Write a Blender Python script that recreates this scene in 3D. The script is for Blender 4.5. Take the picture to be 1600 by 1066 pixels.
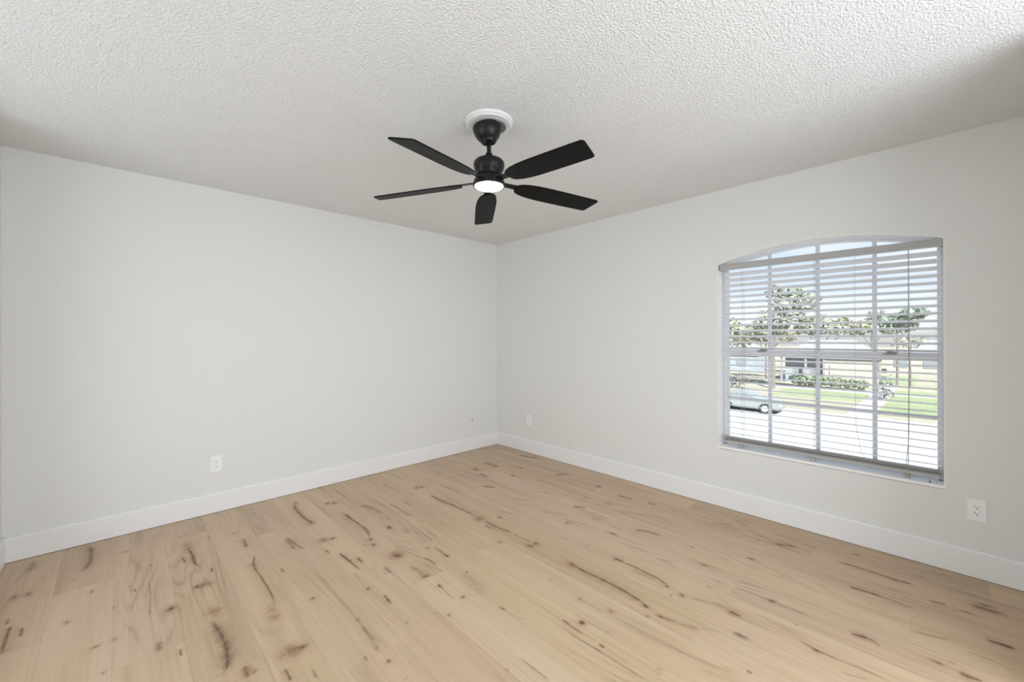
import bpy, bmesh, math, random
from mathutils import Matrix, Vector
for o in list(bpy.data.objects):
    bpy.data.objects.remove(o, do_unlink=True)
SC = bpy.context.scene
COL = SC.collection
RAD = math.radians

# ------------------------------------------------------------------ camera
cam_d = bpy.data.cameras.new('camera')
cam = bpy.data.objects.new('camera', cam_d)
COL.objects.link(cam)
cam_d.sensor_fit = 'HORIZONTAL'
cam_d.sensor_width = 36.0
cam_d.lens = 642.17 / 1600 * 36.0
cam_d.shift_y = -7.05 / 1600
cam_d.clip_start = 0.02
cam_d.clip_end = 600
_R = Vector((0.690299, 0.723517, -0.003189))
_U = Vector((0.002598, 0.001929, 0.999995))
_F = Vector((-0.723519, 0.690304, 0.000549))
_m = Matrix((_R, _U, -_F)).transposed().to_4x4()
_m.translation = Vector((3.78706, -3.35705, 1.31490))
cam.matrix_world = _m
SC.camera = cam

# ------------------------------------------------------------------ world, sun, lamps, exposure
SC.view_settings.view_transform = 'Standard'
SC.view_settings.look = 'None'
SC.view_settings.gamma = 1.0
SC.view_settings.use_curve_mapping = False
SC.view_settings.exposure = 0.0
SC.cycles.max_bounces = 14
SC.cycles.diffuse_bounces = 8
SC.cycles.transparent_max_bounces = 24
SC.cycles.sample_clamp_indirect = 6.0

world = bpy.data.worlds.new('sky')
SC.world = world
world.use_nodes = True
wn, wl = world.node_tree.nodes, world.node_tree.links
wn.clear()
w_out = wn.new('ShaderNodeOutputWorld')
w_bg = wn.new('ShaderNodeBackground')
w_bg.inputs['Strength'].default_value = 1.1
w_tc = wn.new('ShaderNodeTexCoord')
w_sep = wn.new('ShaderNodeSeparateXYZ')
w_ramp = wn.new('ShaderNodeValToRGB')
cr = w_ramp.color_ramp
cr.elements[0].position = 0.0
cr.elements[0].color = (0.62, 0.62, 0.60, 1)
cr.elements[1].position = 1.0
cr.elements[1].color = (0.36, 0.56, 0.95, 1)
for p, c in ((0.02, (0.90, 0.92, 0.93, 1)), (0.12, (0.70, 0.82, 0.97, 1)), (0.3, (0.56, 0.74, 0.98, 1))):
    e = cr.elements.new(p)
    e.color = c
w_noise = wn.new('ShaderNodeTexNoise')
w_noise.inputs['Scale'].default_value = 3.2
w_noise.inputs['Detail'].default_value = 6.0
w_map = wn.new('ShaderNodeMapping')
w_map.inputs['Scale'].default_value = (1, 1, 3.5)
w_cr = wn.new('ShaderNodeValToRGB')
w_cr.color_ramp.elements[0].position = 0.52
w_cr.color_ramp.elements[1].position = 0.74
w_mix = wn.new('ShaderNodeMixRGB')
w_mix.inputs['Color2'].default_value = (0.93, 0.94, 0.95, 1)
wl.new(w_tc.outputs['Generated'], w_sep.inputs[0])
wl.new(w_sep.outputs['Z'], w_ramp.inputs['Fac'])
wl.new(w_tc.outputs['Generated'], w_map.inputs[0])
wl.new(w_map.outputs[0], w_noise.inputs['Vector'])
wl.new(w_noise.outputs[0], w_cr.inputs[0])
wl.new(w_cr.outputs[0], w_mix.inputs['Fac'])
wl.new(w_ramp.outputs[0], w_mix.inputs['Color1'])
wl.new(w_mix.outputs[0], w_bg.inputs['Color'])
wl.new(w_bg.outputs[0], w_out.inputs[0])

sun_d = bpy.data.lights.new('sun', 'SUN')
sun_d.energy = 12.5
sun_d.angle = RAD(1.0)
sun_d.color = (1.0, 0.97, 0.92)
sun = bpy.data.objects.new('sun', sun_d)
COL.objects.link(sun)
sun.location = (8, -30, 30)
sun.rotation_euler = (RAD(48), 0, RAD(42))       # from behind the house, high

def area(name, loc, rot, sx, sy, watts, col=(1, 1, 1)):
    d = bpy.data.lights.new(name, 'AREA')
    d.shape = 'RECTANGLE'
    d.size, d.size_y = sx, sy
    d.energy = watts
    d.color = col
    o = bpy.data.objects.new(name, d)
    COL.objects.link(o)
    o.location = loc
    o.rotation_euler = rot
    return o

# unseen fill lamp, added beyond the wide opening behind the camera
area('fill_light_back', (5.10, -2.05, 1.05), (RAD(90), 0, RAD(90)), 2.2, 1.9, 66.0, (0.862, 0.920, 1.0))
# second added fill lamp, unseen, beyond the opening beside the camera
area('fill_light_front', (2.25, -4.70, 1.15), (RAD(90), 0, 0), 2.9, 1.7, 32.5, (0.862, 0.920, 1.0))

# ------------------------------------------------------------------ helpers
def obj(name, bm, mats, parent=None, smooth=False):
    me = bpy.data.meshes.new(name)
    bm.normal_update()
    bm.to_mesh(me)
    bm.free()
    o = bpy.data.objects.new(name, me)
    COL.objects.link(o)
    if not isinstance(mats, (list, tuple)):
        mats = [mats]
    for m in mats:
        me.materials.append(m)
    if smooth:
        for p in me.polygons:
            p.use_smooth = True
        try:
            me.set_sharp_from_angle(angle=RAD(smooth if smooth is not True else 40))
        except Exception:
            pass
    if parent:
        o.parent = parent
    return o

def thing(name, label, cat, loc=(0, 0, 0), rotz=0.0, group=None):
    o = bpy.data.objects.new(name, None)
    COL.objects.link(o)
    o.empty_display_size = 0.1
    o.location = loc
    o.rotation_euler = (0, 0, rotz)
    o['label'] = label
    o['category'] = cat
    if group:
        o['group'] = group
    return o

def tag(o, label, cat, group=None):
    o['label'] = label
    o['category'] = cat
    if group:
        o['group'] = group
    return o

def struct(o, label=None):
    o['kind'] = 'structure'
    if label:
        o['label'] = label
    return o

def box(bm, x0, x1, y0, y1, z0, z1, bev=0.0, mat=0, M=None, seg=2):
    r = bmesh.ops.create_cube(bm, size=1.0)
    vs = r['verts']
    for v in vs:
        v.co = Vector((x0 + (v.co.x + .5) * (x1 - x0), y0 + (v.co.y + .5) * (y1 - y0), z0 + (v.co.z + .5) * (z1 - z0)))
    fs = {f for v in vs for f in v.link_faces}
    for f in fs:
        f.material_index = mat
    out = set(vs)
    if bev > 0:
        es = list({e for v in vs for e in v.link_edges})
        rb = bmesh.ops.bevel(bm, geom=es, offset=bev, segments=seg, affect='EDGES', profile=0.5)
        for f in rb['faces']:
            f.material_index = mat
        out = {v for v in out if v.is_valid} | set(rb['verts'])
    if M is not None:
        bmesh.ops.transform(bm, matrix=M, verts=[v for v in out if v.is_valid])
    return bm

def lathe(bm, prof, n=48, M=None, mat=0):
    rings = []
    for r, z in prof:
        if r <= 1e-6:
            rings.append([bm.verts.new((0, 0, z))])
        else:
            rings.append([bm.verts.new((r * math.cos(2 * math.pi * i / n), r * math.sin(2 * math.pi * i / n), z)) for i in range(n)])
    for a, b in zip(rings, rings[1:]):
        for i in range(n):
            j = (i + 1) % n
            if len(a) == 1 and len(b) == 1:
                continue
            if len(a) == 1:
                f = bm.faces.new((a[0], b[j], b[i]))
            elif len(b) == 1:
                f = bm.faces.new((a[i], a[j], b[0]))
            else:
                f = bm.faces.new((a[i], a[j], b[j], b[i]))
            f.material_index = mat
    vs = [v for r in rings for v in r]
    bmesh.ops.recalc_face_normals(bm, faces=list({f for v in vs for f in v.link_faces}))
    if M is not None:
        bmesh.ops.transform(bm, matrix=M, verts=vs)
    return bm

def tube(bm, pts, r, n=8, mat=0, r_end=None):
    pts = [Vector(p) for p in pts]
    rings = []
    for i, p in enumerate(pts):
        t = (pts[min(i + 1, len(pts) - 1)] - pts[max(i - 1, 0)]).normalized()
        a = Vector((0, 0, 1)) if abs(t.z) < 0.9 else Vector((1, 0, 0))
        u = t.cross(a).normalized()
        w = t.cross(u)
        rr = r if r_end is None else r + (r_end - r) * i / (len(pts) - 1)
        rings.append([bm.verts.new(p + u * rr * math.cos(2 * math.pi * k / n) + w * rr * math.sin(2 * math.pi * k / n)) for k in range(n)])
    fs = []
    for a, b in zip(rings, rings[1:]):
        for k in range(n):
            fs.append(bm.faces.new((a[k], a[(k + 1) % n], b[(k + 1) % n], b[k])))
    fs.append(bm.faces.new(rings[0][::-1]))
    fs.append(bm.faces.new(rings[-1]))
    for f in fs:
        f.material_index = mat
    bmesh.ops.recalc_face_normals(bm, faces=fs)
    return bm

def prism(bm, outline, z0, z1, mat=0, bev=0.0, M=None):
    """closed 2-D outline (x,y) extruded along z"""
    a = [bm.verts.new((x, y, z0)) for x, y in outline]
    b = [bm.verts.new((x, y, z1)) for x, y in outline]
    n = len(outline)
    fs = [bm.faces.new(a[::-1]), bm.faces.new(b)]
    for i in range(n):
        fs.append(bm.faces.new((a[i], a[(i + 1) % n], b[(i + 1) % n], b[i])))
    for f in fs:
        f.material_index = mat
    bmesh.ops.recalc_face_normals(bm, faces=fs)
    vs = set(a + b)
    if bev > 0:
        es = [e for e in fs[0].edges] + [e for e in fs[1].edges]
        rb = bmesh.ops.bevel(bm, geom=es, offset=bev, segments=2, affect='EDGES')
        vs = {v for v in vs if v.is_valid} | set(rb['verts'])
    if M is not None:
        bmesh.ops.transform(bm, matrix=M, verts=list(vs))
    return bm

# ------------------------------------------------------------------ materials
def mat(name, col, rough=0.5, spec=0.5, metal=0.0, noise=0.0, nscale=20.0, bump=0.0, bscale=100.0, bdist=0.001, bdetail=2.0):
    m = bpy.data.materials.new(name)
    m.use_nodes = True
    n, l = m.node_tree.nodes, m.node_tree.links
    b = n['Principled BSDF']
    b.inputs['Base Color'].default_value = (*col, 1)
    b.inputs['Roughness'].default_value = rough
    b.inputs['Metallic'].default_value = metal
    b.inputs['Specular IOR Level'].default_value = spec
    tc = n.new('ShaderNodeTexCoord')
    if noise > 0:
        t = n.new('ShaderNodeTexNoise')
        t.inputs['Scale'].default_value = nscale
        t.inputs['Detail'].default_value = 4
        mx = n.new('ShaderNodeMixRGB')
        mx.blend_type = 'MIX'
        mx.inputs['Color1'].default_value = (*[max(0, c * (1 - noise)) for c in col], 1)
        mx.inputs['Color2'].default_value = (*[min(1, c * (1 + noise)) for c in col], 1)
        l.new(tc.outputs['Object'], t.inputs['Vector'])
        l.new(t.outputs[0], mx.inputs['Fac'])
        l.new(mx.outputs[0], b.inputs['Base Color'])
    if bump > 0:
        t = n.new('ShaderNodeTexNoise')
        t.inputs['Scale'].default_value = bscale
        t.inputs['Detail'].default_value = bdetail
        bp = n.new('ShaderNodeBump')
        bp.inputs['Strength'].default_value = bump
        bp.inputs['Distance'].default_value = bdist
        l.new(tc.outputs['Object'], t.inputs['Vector'])
        l.new(t.outputs[0], bp.inputs['Height'])
        l.new(bp.outputs[0], b.inputs['Normal'])
    return m

WALLC = (0.735, 0.735, 0.715)
M_wall = mat('wall_paint', WALLC, 0.75, 0.25, bump=0.12, bscale=180, bdist=0.001)
M_trim = mat('trim_paint', (0.80, 0.80, 0.79), 0.4, 0.4, noise=0.01, nscale=5)
M_white = mat('white_vinyl', (0.71, 0.71, 0.72), 0.35, 0.45, noise=0.01, nscale=5)
M_jamb = mat('daylit_white', (0.92, 0.92, 0.91), 0.5, 0.4, noise=0.01, nscale=5)  # white sill; on the jambs, brightness from daylight put into the colour
M_slat = mat('white_slat', (0.80, 0.80, 0.81), 0.4, 0.4, noise=0.01, nscale=8)
M_valance = mat('backlit_grey_valance', (0.41, 0.41, 0.405), 0.45, 0.4, noise=0.02, nscale=8)  # shade of the backlit room side put into the colour
M_rail = mat('backlit_grey_rail', (0.42, 0.41, 0.39), 0.45, 0.4, noise=0.03, nscale=30)  # backlit shade put into the colour of the rail and stacked slats
M_cord = mat('grey_cord', (0.50, 0.50, 0.50), 0.7, 0.2, noise=0.05, nscale=200)
M_cord_dark = mat('dark_cord', (0.25, 0.25, 0.26), 0.7, 0.2, noise=0.05, nscale=200)
M_plate = mat('white_plate', (0.84, 0.84, 0.84), 0.3, 0.5, noise=0.005, nscale=5)
M_slot = mat('dark_slot', (0.05, 0.05, 0.05), 0.6, 0.3, noise=0.05, nscale=50)
M_black = mat('matte_black_metal', (0.009, 0.009, 0.009), 0.33, 0.28, noise=0.1, nscale=60)
M_blade = mat('black_blade', (0.004, 0.004, 0.004), 0.48, 0.12, noise=0.15, nscale=40)
M_screw = mat('dark_screw', (0.004, 0.004, 0.004), 0.5, 0.4, noise=0.1, nscale=60)
M_dark = mat('matte_grey', (0.18, 0.18, 0.18), 0.8, 0.2, noise=0.05, nscale=40)
M_lock = mat('grey_sash_lock', (0.30, 0.30, 0.31), 0.4, 0.5, noise=0.05, nscale=40)
M_under = mat('dark_underlay', (0.10, 0.075, 0.05), 0.9, 0.1, noise=0.1, nscale=40)

# textured ceiling
M_ceil = mat('knockdown_ceiling', (0.80, 0.80, 0.795), 0.9, 0.1)
_n, _l = M_ceil.node_tree.nodes, M_ceil.node_tree.links
_tc = _n.new('ShaderNodeTexCoord')
_a = _n.new('ShaderNodeTexNoise'); _a.inputs['Scale'].default_value = 100; _a.inputs['Detail'].default_value = 3.5; _a.inputs['Roughness'].default_value = 0.6
_v = _n.new('ShaderNodeTexVoronoi'); _v.inputs['Scale'].default_value = 140; _v.feature = 'SMOOTH_F1'
_ad = _n.new('ShaderNodeMath'); _ad.operation = 'SUBTRACT'
_ra = _n.new('ShaderNodeValToRGB'); _ra.color_ramp.elements[0].position = 0.05; _ra.color_ramp.elements[1].position = 0.5
_bp = _n.new('ShaderNodeBump'); _bp.inputs['Strength'].default_value = 0.85; _bp.inputs['Distance'].default_value = 0.0045
_mu = _n.new('ShaderNodeMath'); _mu.operation = 'MULTIPLY'; _mu.inputs[1].default_value = 0.55
_l.new(_tc.outputs['Object'], _a.inputs['Vector']); _l.new(_tc.outputs['Object'], _v.inputs['Vector'])
_l.new(_v.outputs['Distance'], _mu.inputs[0])
_l.new(_a.outputs[0], _ad.inputs[0]); _l.new(_mu.outputs[0], _ad.inputs[1])
_l.new(_ad.outputs[0], _ra.inputs[0]); _l.new(_ra.outputs[0], _bp.inputs['Height'])
_l.new(_bp.outputs[0], _n['Principled BSDF'].inputs['Normal'])

# clear glass
M_glass = bpy.data.materials.new('window_glass')
M_glass.use_nodes = True
_n, _l = M_glass.node_tree.nodes, M_glass.node_tree.links
_n.clear()
_o = _n.new('ShaderNodeOutputMaterial'); _t = _n.new('ShaderNodeBsdfTransparent'); _g = _n.new('ShaderNodeBsdfGlossy'); _x = _n.new('ShaderNodeMixShader')
_f = _n.new('ShaderNodeFresnel'); _f.inputs[0].default_value = 1.45
_t.inputs[0].default_value = (0.97, 0.985, 0.98, 1); _g.inputs['Roughness'].default_value = 0.02
_l.new(_f.outputs[0], _x.inputs[0]); _l.new(_t.outputs[0], _x.inputs[1]); _l.new(_g.outputs[0], _x.inputs[2]); _l.new(_x.outputs[0], _o.inputs[0])

# lit lens of the fan lamp
M_lens = bpy.data.materials.new('lit_lens')
M_lens.use_nodes = True
_n, _l = M_lens.node_tree.nodes, M_lens.node_tree.links
_b = _n['Principled BSDF']
_b.inputs['Base Color'].default_value = (0.9, 0.9, 0.9, 1)
_b.inputs['Emission Color'].default_value = (0.93, 0.97, 1.0, 1)
_b.inputs['Emission Strength'].default_value = 122.0

# oak planks
M_oak = bpy.data.materials.new('oak_planks')
M_oak.use_nodes = True
n, l = M_oak.node_tree.nodes, M_oak.node_tree.links
P = n['Principled BSDF']
tc = n.new('ShaderNodeTexCoord')
rnd = n.new('ShaderNodeAttribute'); rnd.attribute_name = 'plank_rand'
rsep = n.new('ShaderNodeSeparateXYZ'); l.new(rnd.outputs['Vector'], rsep.inputs[0])
def math_node(op, a=None, b=None, clamp=False):
    m_ = n.new('ShaderNodeMath'); m_.operation = op; m_.use_clamp = clamp
    for i, v in enumerate((a, b)):
        if v is None:
            continue
        if isinstance(v, (int, float)):
            m_.inputs[i].default_value = v
        else:
            l.new(v, m_.inputs[i])
    return m_.outputs[0]
offs = n.new('ShaderNodeVectorMath'); offs.operation = 'SCALE'; offs.inputs['Scale'].default_value = 37.0
l.new(rnd.outputs['Vector'], offs.inputs[0])
pos = n.new('ShaderNodeVectorMath'); pos.operation = 'ADD'
l.new(tc.outputs['Object'], pos.inputs[0]); l.new(offs.outputs[0], pos.inputs[1])
def mapped(sx, sy, sz=1.0):
    m_ = n.new('ShaderNodeMapping'); m_.inputs['Scale'].default_value = (sx, sy, sz)
    l.new(pos.outputs[0], m_.inputs[0]); return m_.outputs[0]
def noise(vec, detail=3, rough=0.5, dist=0.0):
    t = n.new('ShaderNodeTexNoise'); t.inputs['Scale'].default_value = 1.0
    t.inputs['Detail'].default_value = detail; t.inputs['Roughness'].default_value = rough; t.inputs['Distortion'].default_value = dist
    l.new(vec, t.inputs['Vector']); return t.outputs[0]
n_band = noise(mapped(0.9, 11), 3)             # broad colour bands along the plank
n_grain = noise(mapped(2.2, 70), 4, 0.6)       # long grain
n_fibre = noise(mapped(14, 420), 2, 0.6)       # fine fibre
n_warp = noise(mapped(0.55, 4.2), 1.5)         # field whose level lines make cathedrals
rings = math_node('SINE', math_node('MULTIPLY', math_node('ADD', math_node('MULTIPLY', n_warp, 17.0), math_node('MULTIPLY', n_grain, 0.75)), 7.5))
rings = math_node('POWER', math_node('MULTIPLY_ADD', rings, 0.5), 3.0)
n_ringmask = noise(mapped(0.8, 5), 2)
rm = n.new('ShaderNodeValToRGB'); rm.color_ramp.elements[0].position = 0.48; rm.color_ramp.elements[1].position = 0.66
l.new(n_ringmask, rm.inputs[0])
# darkness sum
d = math_node('MULTIPLY', math_node('SUBTRACT', n_band, 0.5), 0.55)
d = math_node('ADD', d, math_node('MULTIPLY', math_node('SUBTRACT', n_grain, 0.5), 0.42))
d = math_node('ADD', d, math_node('MULTIPLY', math_node('SUBTRACT', n_fibre, 0.5), 0.22))
d = math_node('SUBTRACT', d, math_node('MULTIPLY', math_node('MULTIPLY', rings, rm.outputs[0]), 0.26))
d = math_node('ADD', d, math_node('MULTIPLY', math_node('SUBTRACT', rsep.outputs[0], 0.5), 0.42))
d = math_node('ADD', d, 0.5, True)
ramp = n.new('ShaderNodeValToRGB')
ramp.color_ramp.elements[0].position = 0.0; ramp.color_ramp.elements[0].color = (0.300, 0.212, 0.138, 1)
ramp.color_ramp.elements[1].position = 1.0; ramp.color_ramp.elements[1].color = (0.680, 0.555, 0.425, 1)
e = ramp.color_ramp.elements.new(0.5); e.color = (0.535, 0.406, 0.282, 1)
l.new(d, ramp.inputs[0])
# per-plank hue: straw to pinkish
hue = n.new('ShaderNodeMixRGB'); hue.blend_type = 'MULTIPLY'; hue.inputs['Fac'].default_value = 1.0
hr = n.new('ShaderNodeValToRGB')
hr.color_ramp.elements[0].color = (1.0, 0.975, 0.86, 1); hr.color_ramp.elements[1].color = (1.0, 0.955, 0.97, 1)
n_hue = noise(mapped(0.6, 6), 2)
l.new(math_node('ADD', math_node('MULTIPLY', rsep.outputs[1], 0.5), math_node('MULTIPLY', n_hue, 0.5)), hr.inputs[0])
l.new(ramp.outputs[0], hue.inputs['Color1']); l.new(hr.outputs[0], hue.inputs['Color2'])
l.new(hue.outputs[0], P.inputs['Base Color'])
P.inputs['Roughness'].default_value = 0.42
P.inputs['Specular IOR Level'].default_value = 0.5
bp = n.new('ShaderNodeBump'); bp.inputs['Strength'].default_value = 0.15; bp.inputs['Distance'].default_value = 0.0006
l.new(n_fibre, bp.inputs['Height']); l.new(bp.outputs[0], P.inputs['Normal'])

# knots, cracks and mineral streaks in the planks
M_mark = bpy.data.materials.new('oak_marks')
M_mark.use_nodes = True
n, l = M_mark.node_tree.nodes, M_mark.node_tree.links
n.clear()
mo = n.new('ShaderNodeOutputMaterial'); mt = n.new('ShaderNodeBsdfTransparent'); mb = n.new('ShaderNodeBsdfPrincipled'); mm = n.new('ShaderNodeMixShader')
mb.inputs['Roughness'].default_value = 0.5; mb.inputs['Specular IOR Level'].default_value = 0.3
uv = n.new('ShaderNodeAttribute'); uv.attribute_name = 'mark_uv'
us = n.new('ShaderNodeSeparateXYZ'); l.new(uv.outputs['Vector'], us.inputs[0])
info = n.new('ShaderNodeAttribute'); info.attribute_name = 'mark_info'     # x kind, y darkness, z red
isp = n.new('ShaderNodeSeparateXYZ'); l.new(info.outputs['Vector'], isp.inputs[0])
tc = n.new('ShaderNodeTexCoord')
pos = n.new('ShaderNodeVectorMath'); pos.operation = 'ADD'; l.new(tc.outputs['Object'], pos.inputs[0])
nz1 = noise(mapped(45, 130), 3, 0.6); nz2 = noise(mapped(26, 26), 2)
wob = math_node('MULTIPLY', math_node('SUBTRACT', nz1, 0.5), 0.6)
wob2 = math_node('MULTIPLY', math_node('SUBTRACT', nz2, 0.5), 0.8)
wsum = math_node('ADD', wob, wob2)
av = math_node('ABSOLUTE', us.outputs[1]); au = math_node('ABSOLUTE', us.outputs[0])
ends = math_node('MULTIPLY', math_node('SUBTRACT', 1.0, au), 3.5, True)
r_s = math_node('ADD', av, math_node('MULTIPLY', math_node('SUBTRACT', 1.0, ends), 0.6))
r_k = math_node('SQRT', math_node('ADD', math_node('MULTIPLY', us.outputs[0], us.outputs[0]), math_node('MULTIPLY', us.outputs[1], us.outputs[1])))
rr = n.new('ShaderNodeMixRGB'); l.new(isp.outputs[0], rr.inputs['Fac']); l.new(r_s, rr.inputs['Color1']); l.new(r_k, rr.inputs['Color2'])
rr1 = math_node('ADD', rr.outputs[0], math_node('MULTIPLY', wsum, math_node('SUBTRACT', 1.0, math_node('POWER', rr.outputs[0], 4.0), True)))
rampm = n.new('ShaderNodeValToRGB'); rampm.color_ramp.interpolation = 'B_SPLINE'
rampm.color_ramp.elements[0].position = 0.02; rampm.color_ramp.elements[0].color = (1, 1, 1, 1)
rampm.color_ramp.elements[1].position = 0.95; rampm.color_ramp.elements[1].color = (0, 0, 0, 1)
for p_, v_ in ((0.22, 0.55), (0.48, 0.20)):
    e = rampm.color_ramp.elements.new(p_); e.color = (v_, v_, v_, 1)
l.new(rr1, rampm.inputs[0])
edge = math_node('MULTIPLY', math_node('SUBTRACT', 1.0, rr.outputs[0]), 4.0, True)
fac = math_node('MULTIPLY', math_node('MULTIPLY', rampm.outputs[0], edge), math_node('MULTIPLY', isp.outputs[1], 0.80), True)
redm = n.new('ShaderNodeMixRGB')
redm.inputs['Color1'].default_value = (0.160, 0.095, 0.048, 1); redm.inputs['Color2'].default_value = (0.36, 0.150, 0.075, 1)
l.new(math_node('MAXIMUM', isp.outputs[2], 0.0), redm.inputs['Fac'])
greym = n.new('ShaderNodeMixRGB'); greym.inputs['Color2'].default_value = (0.10, 0.105, 0.105, 1)
l.new(redm.outputs[0], greym.inputs['Color1']); l.new(math_node('MULTIPLY', isp.outputs[2], -1.0, True), greym.inputs['Fac'])
l.new(greym.outputs[0], mb.inputs['Base Color'])
l.new(fac, mm.inputs[0]); l.new(mt.outputs[0], mm.inputs[1]); l.new(mb.outputs[0], mm.inputs[2]); l.new(mm.outputs[0], mo.inputs[0])

# ------------------------------------------------------------------ room shell
H = 2.44
XB = 4.084      # wall_back plane (behind the camera, right)
YF = -3.857     # wall_front plane (behind the camera, left)
WT = 0.16

# window opening in the right wall (plane y = 0)
WX0, WX1, WZ0, WZS = 2.582, 3.793, 0.466, 1.866
WXC = (WX0 + WX1) / 2
RISE = 0.104
def arch_z(x, grow=0.0):
    h = (WX1 - WX0) / 2
    Rr = (h * h) / (2 * RISE) + RISE / 2
    zc = WZS + RISE - Rr
    return zc + math.sqrt(max((Rr - grow) ** 2 - (x - WXC) ** 2, 0))
NA = 40
ax = [WX0 + (WX1 - WX0) * i / NA for i in range(NA + 1)]

bm = bmesh.new()
def wall_face(bm, y, flip):
    def q(*p):
        vs = [bm.verts.new((x, y, z)) for x, z in p]
        bm.faces.new(vs[::-1] if flip else vs)
    q((-WT, -0.05), (WX0, -0.05), (WX0, H + .1), (-WT, H + .1))
    q((WX1, -0.05), (XB + WT, -0.05), (XB + WT, H + .1), (WX1, H + .1))
    q((WX0, -0.05), (WX1, -0.05), (WX1, WZ0 - 0.02), (WX0, WZ0 - 0.02))
    for a, b in zip(ax, ax[1:]):
        q((a, arch_z(a)), (b, arch_z(b)), (b, H + .1), (a, H + .1))
wall_face(bm, 0.0, False)
wall_face(bm, WT, True)
for a, b in zip(ax, ax[1:]):
    bm.faces.new([bm.verts.new(p) for p in ((a, 0, arch_z(a)), (a, WT, arch_z(a)), (b, WT, arch_z(b)), (b, 0, arch_z(b)))])
for x, s in ((WX0, 1), (WX1, -1)):
    vs = [bm.verts.new(p) for p in ((x, 0, WZ0 - .02), (x, WT, WZ0 - .02), (x, WT, WZS), (x, 0, WZS))]
    bm.faces.new(vs if s < 0 else vs[::-1])
bm.faces.new([bm.verts.new(p) for p in ((WX0, 0, WZ0 - .02), (WX1, 0, WZ0 - .02), (WX1, WT, WZ0 - .02), (WX0, WT, WZ0 - .02))])
bmesh.ops.remove_doubles(bm, verts=bm.verts[:], dist=1e-5)
struct(obj('wall_right', bm, M_wall))

bm = bmesh.new(); box(bm, -WT, 0, YF - WT, 0.0, -0.05, H + .1)
struct(obj('wall_left', bm, M_wall))
# wall_front, out of view, with an opening added for the fill lamp
bm = bmesh.new()
box(bm, 0, 0.6, YF - WT, YF, -0.05, H + .1); box(bm, 3.9, XB + WT, YF - WT, YF, -0.05, H + .1)
box(bm, 0.6, 3.9, YF - WT, YF, 2.36, H + .1); box(bm, 0.6, 3.9, YF - WT, YF, -0.05, 0.2)
struct(obj('wall_front', bm, M_wall))
# wall_back, out of view, with a wide opening added to admit fill light
bm = bmesh.new()
box(bm, XB, XB + WT, -0.95, 0, -0.05, H + .1); box(bm, XB, XB + WT, YF, -3.15, -0.05, H + .1)
box(bm, XB, XB + WT, -3.15, -0.95, 2.439, H + .1)
struct(obj('wall_back', bm, M_wall))
bm = bmesh.new(); box(bm, -WT, XB + WT, YF - WT, WT, H, H + 0.1)
struct(obj('ceiling', bm, M_ceil))
# unseen boxes added round the two fill lamps to shut out the sun
bm = bmesh.new()
box(bm, XB + WT, 5.25, -0.9, -0.8, -0.05, H + .1); box(bm, XB + WT, 5.25, -3.3, -3.2, -0.05, H + .1); box(bm, 5.15, 5.25, -3.2, -0.9, -0.05, H + .1)
box(bm, XB + WT, 5.25, -3.2, -0.9, 2.45, H + .1); box(bm, XB + WT, 5.25, -3.2, -0.9, -0.05, -0.002)
struct(obj('fill_box_back', bm, M_wall))
bm = bmesh.new()
box(bm, 0.4, 0.5, -4.95, YF - WT, -0.05, H + .1); box(bm, 4.0, 4.1, -4.95, YF - WT, -0.05, H + .1); box(bm, 0.4, 4.1, -4.95, -4.85, -0.05, H + .1)
box(bm, 0.5, 4.0, -4.85, YF - WT, 2.38, H + .1); box(bm, 0.5, 4.0, -4.85, YF - WT, -0.05, 0.1)
struct(obj('fill_box_front', bm, M_wall))

# baseboards
def baseboard(name, length, loc, rz):
    bm = bmesh.new()
    T, Hb = 0.014, 0.146
    prof = [(0, 0.003), (-T, 0.003), (-T, Hb - 0.008), (-T + 0.003, Hb - 0.002), (-T + 0.006, Hb), (0, Hb)]
    a = [bm.verts.new((0, y, z)) for y, z in prof]; b = [bm.verts.new((length, y, z)) for y, z in prof]
    for i in range(len(prof)):
        j = (i + 1) % len(prof)
        bm.faces.new((a[i], a[j], b[j], b[i]))
    bm.faces.new(a[::-1]); bm.faces.new(b)
    bmesh.ops.recalc_face_normals(bm, faces=bm.faces[:])
    o = obj(name, bm, M_trim)
    o.location = loc; o.rotation_euler = (0, 0, rz)
    return struct(o)
baseboard('baseboard_right', XB, (0, 0, 0), 0)
baseboard('baseboard_left', -YF - 0.014, (0, YF, 0), RAD(90))
baseboard('baseboard_front', XB - 0.014, (XB - 0.014, YF, 0), RAD(180))
baseboard('baseboard_back', 0.95 - 0.014, (XB, -0.014, 0), RAD(-90))

# ------------------------------------------------------------------ floor: oak planks running along x
PW = 0.2255
joints = {0: [0.92, 2.44, 3.95], 1: [0.20, 1.72, 3.24], 2: [1.51, 3.025], 3: [0.65, 2.165, 3.683], 4: [0.02, 1.53, 3.033], 5: [0.97, 2.49], 6: [1.52, 3.036],
          7: [0.30, 1.82, 3.34], 8: [0.0, 1.51, 3.03], 9: [0.33, 1.845, 3.36], 10: [1.52, 3.04], 11: [0.65, 2.165, 3.68], 12: [1.52, 3.04],
          13: [0.33, 1.85, 3.37], 14: [1.518, 3.04], 15: [0.655, 2.17, 3.69], 16: [1.1, 2.6], 17: [0.4, 1.9]}
tone = {(15, 0): .30, (14, 0): .48, (14, 1): .62, (15, 1): .70, (13, 1): .42, (13, 2): .40, (12, 1): .60, (12, 2): .45, (11, 1): .52, (11, 2): .45, (10, 2): .80,
        (9, 2): .82, (8, 2): .70, (7, 2): .62, (6, 2): .60, (5, 2): .58, (6, 3): .85, (4, 3): .75, (3, 2): .6, (2, 2): .45, (1, 2): .38, (0, 2): .25, (10, 1): .45, (9, 1): .5}
random.seed(11)
bm = bmesh.new()
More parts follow.
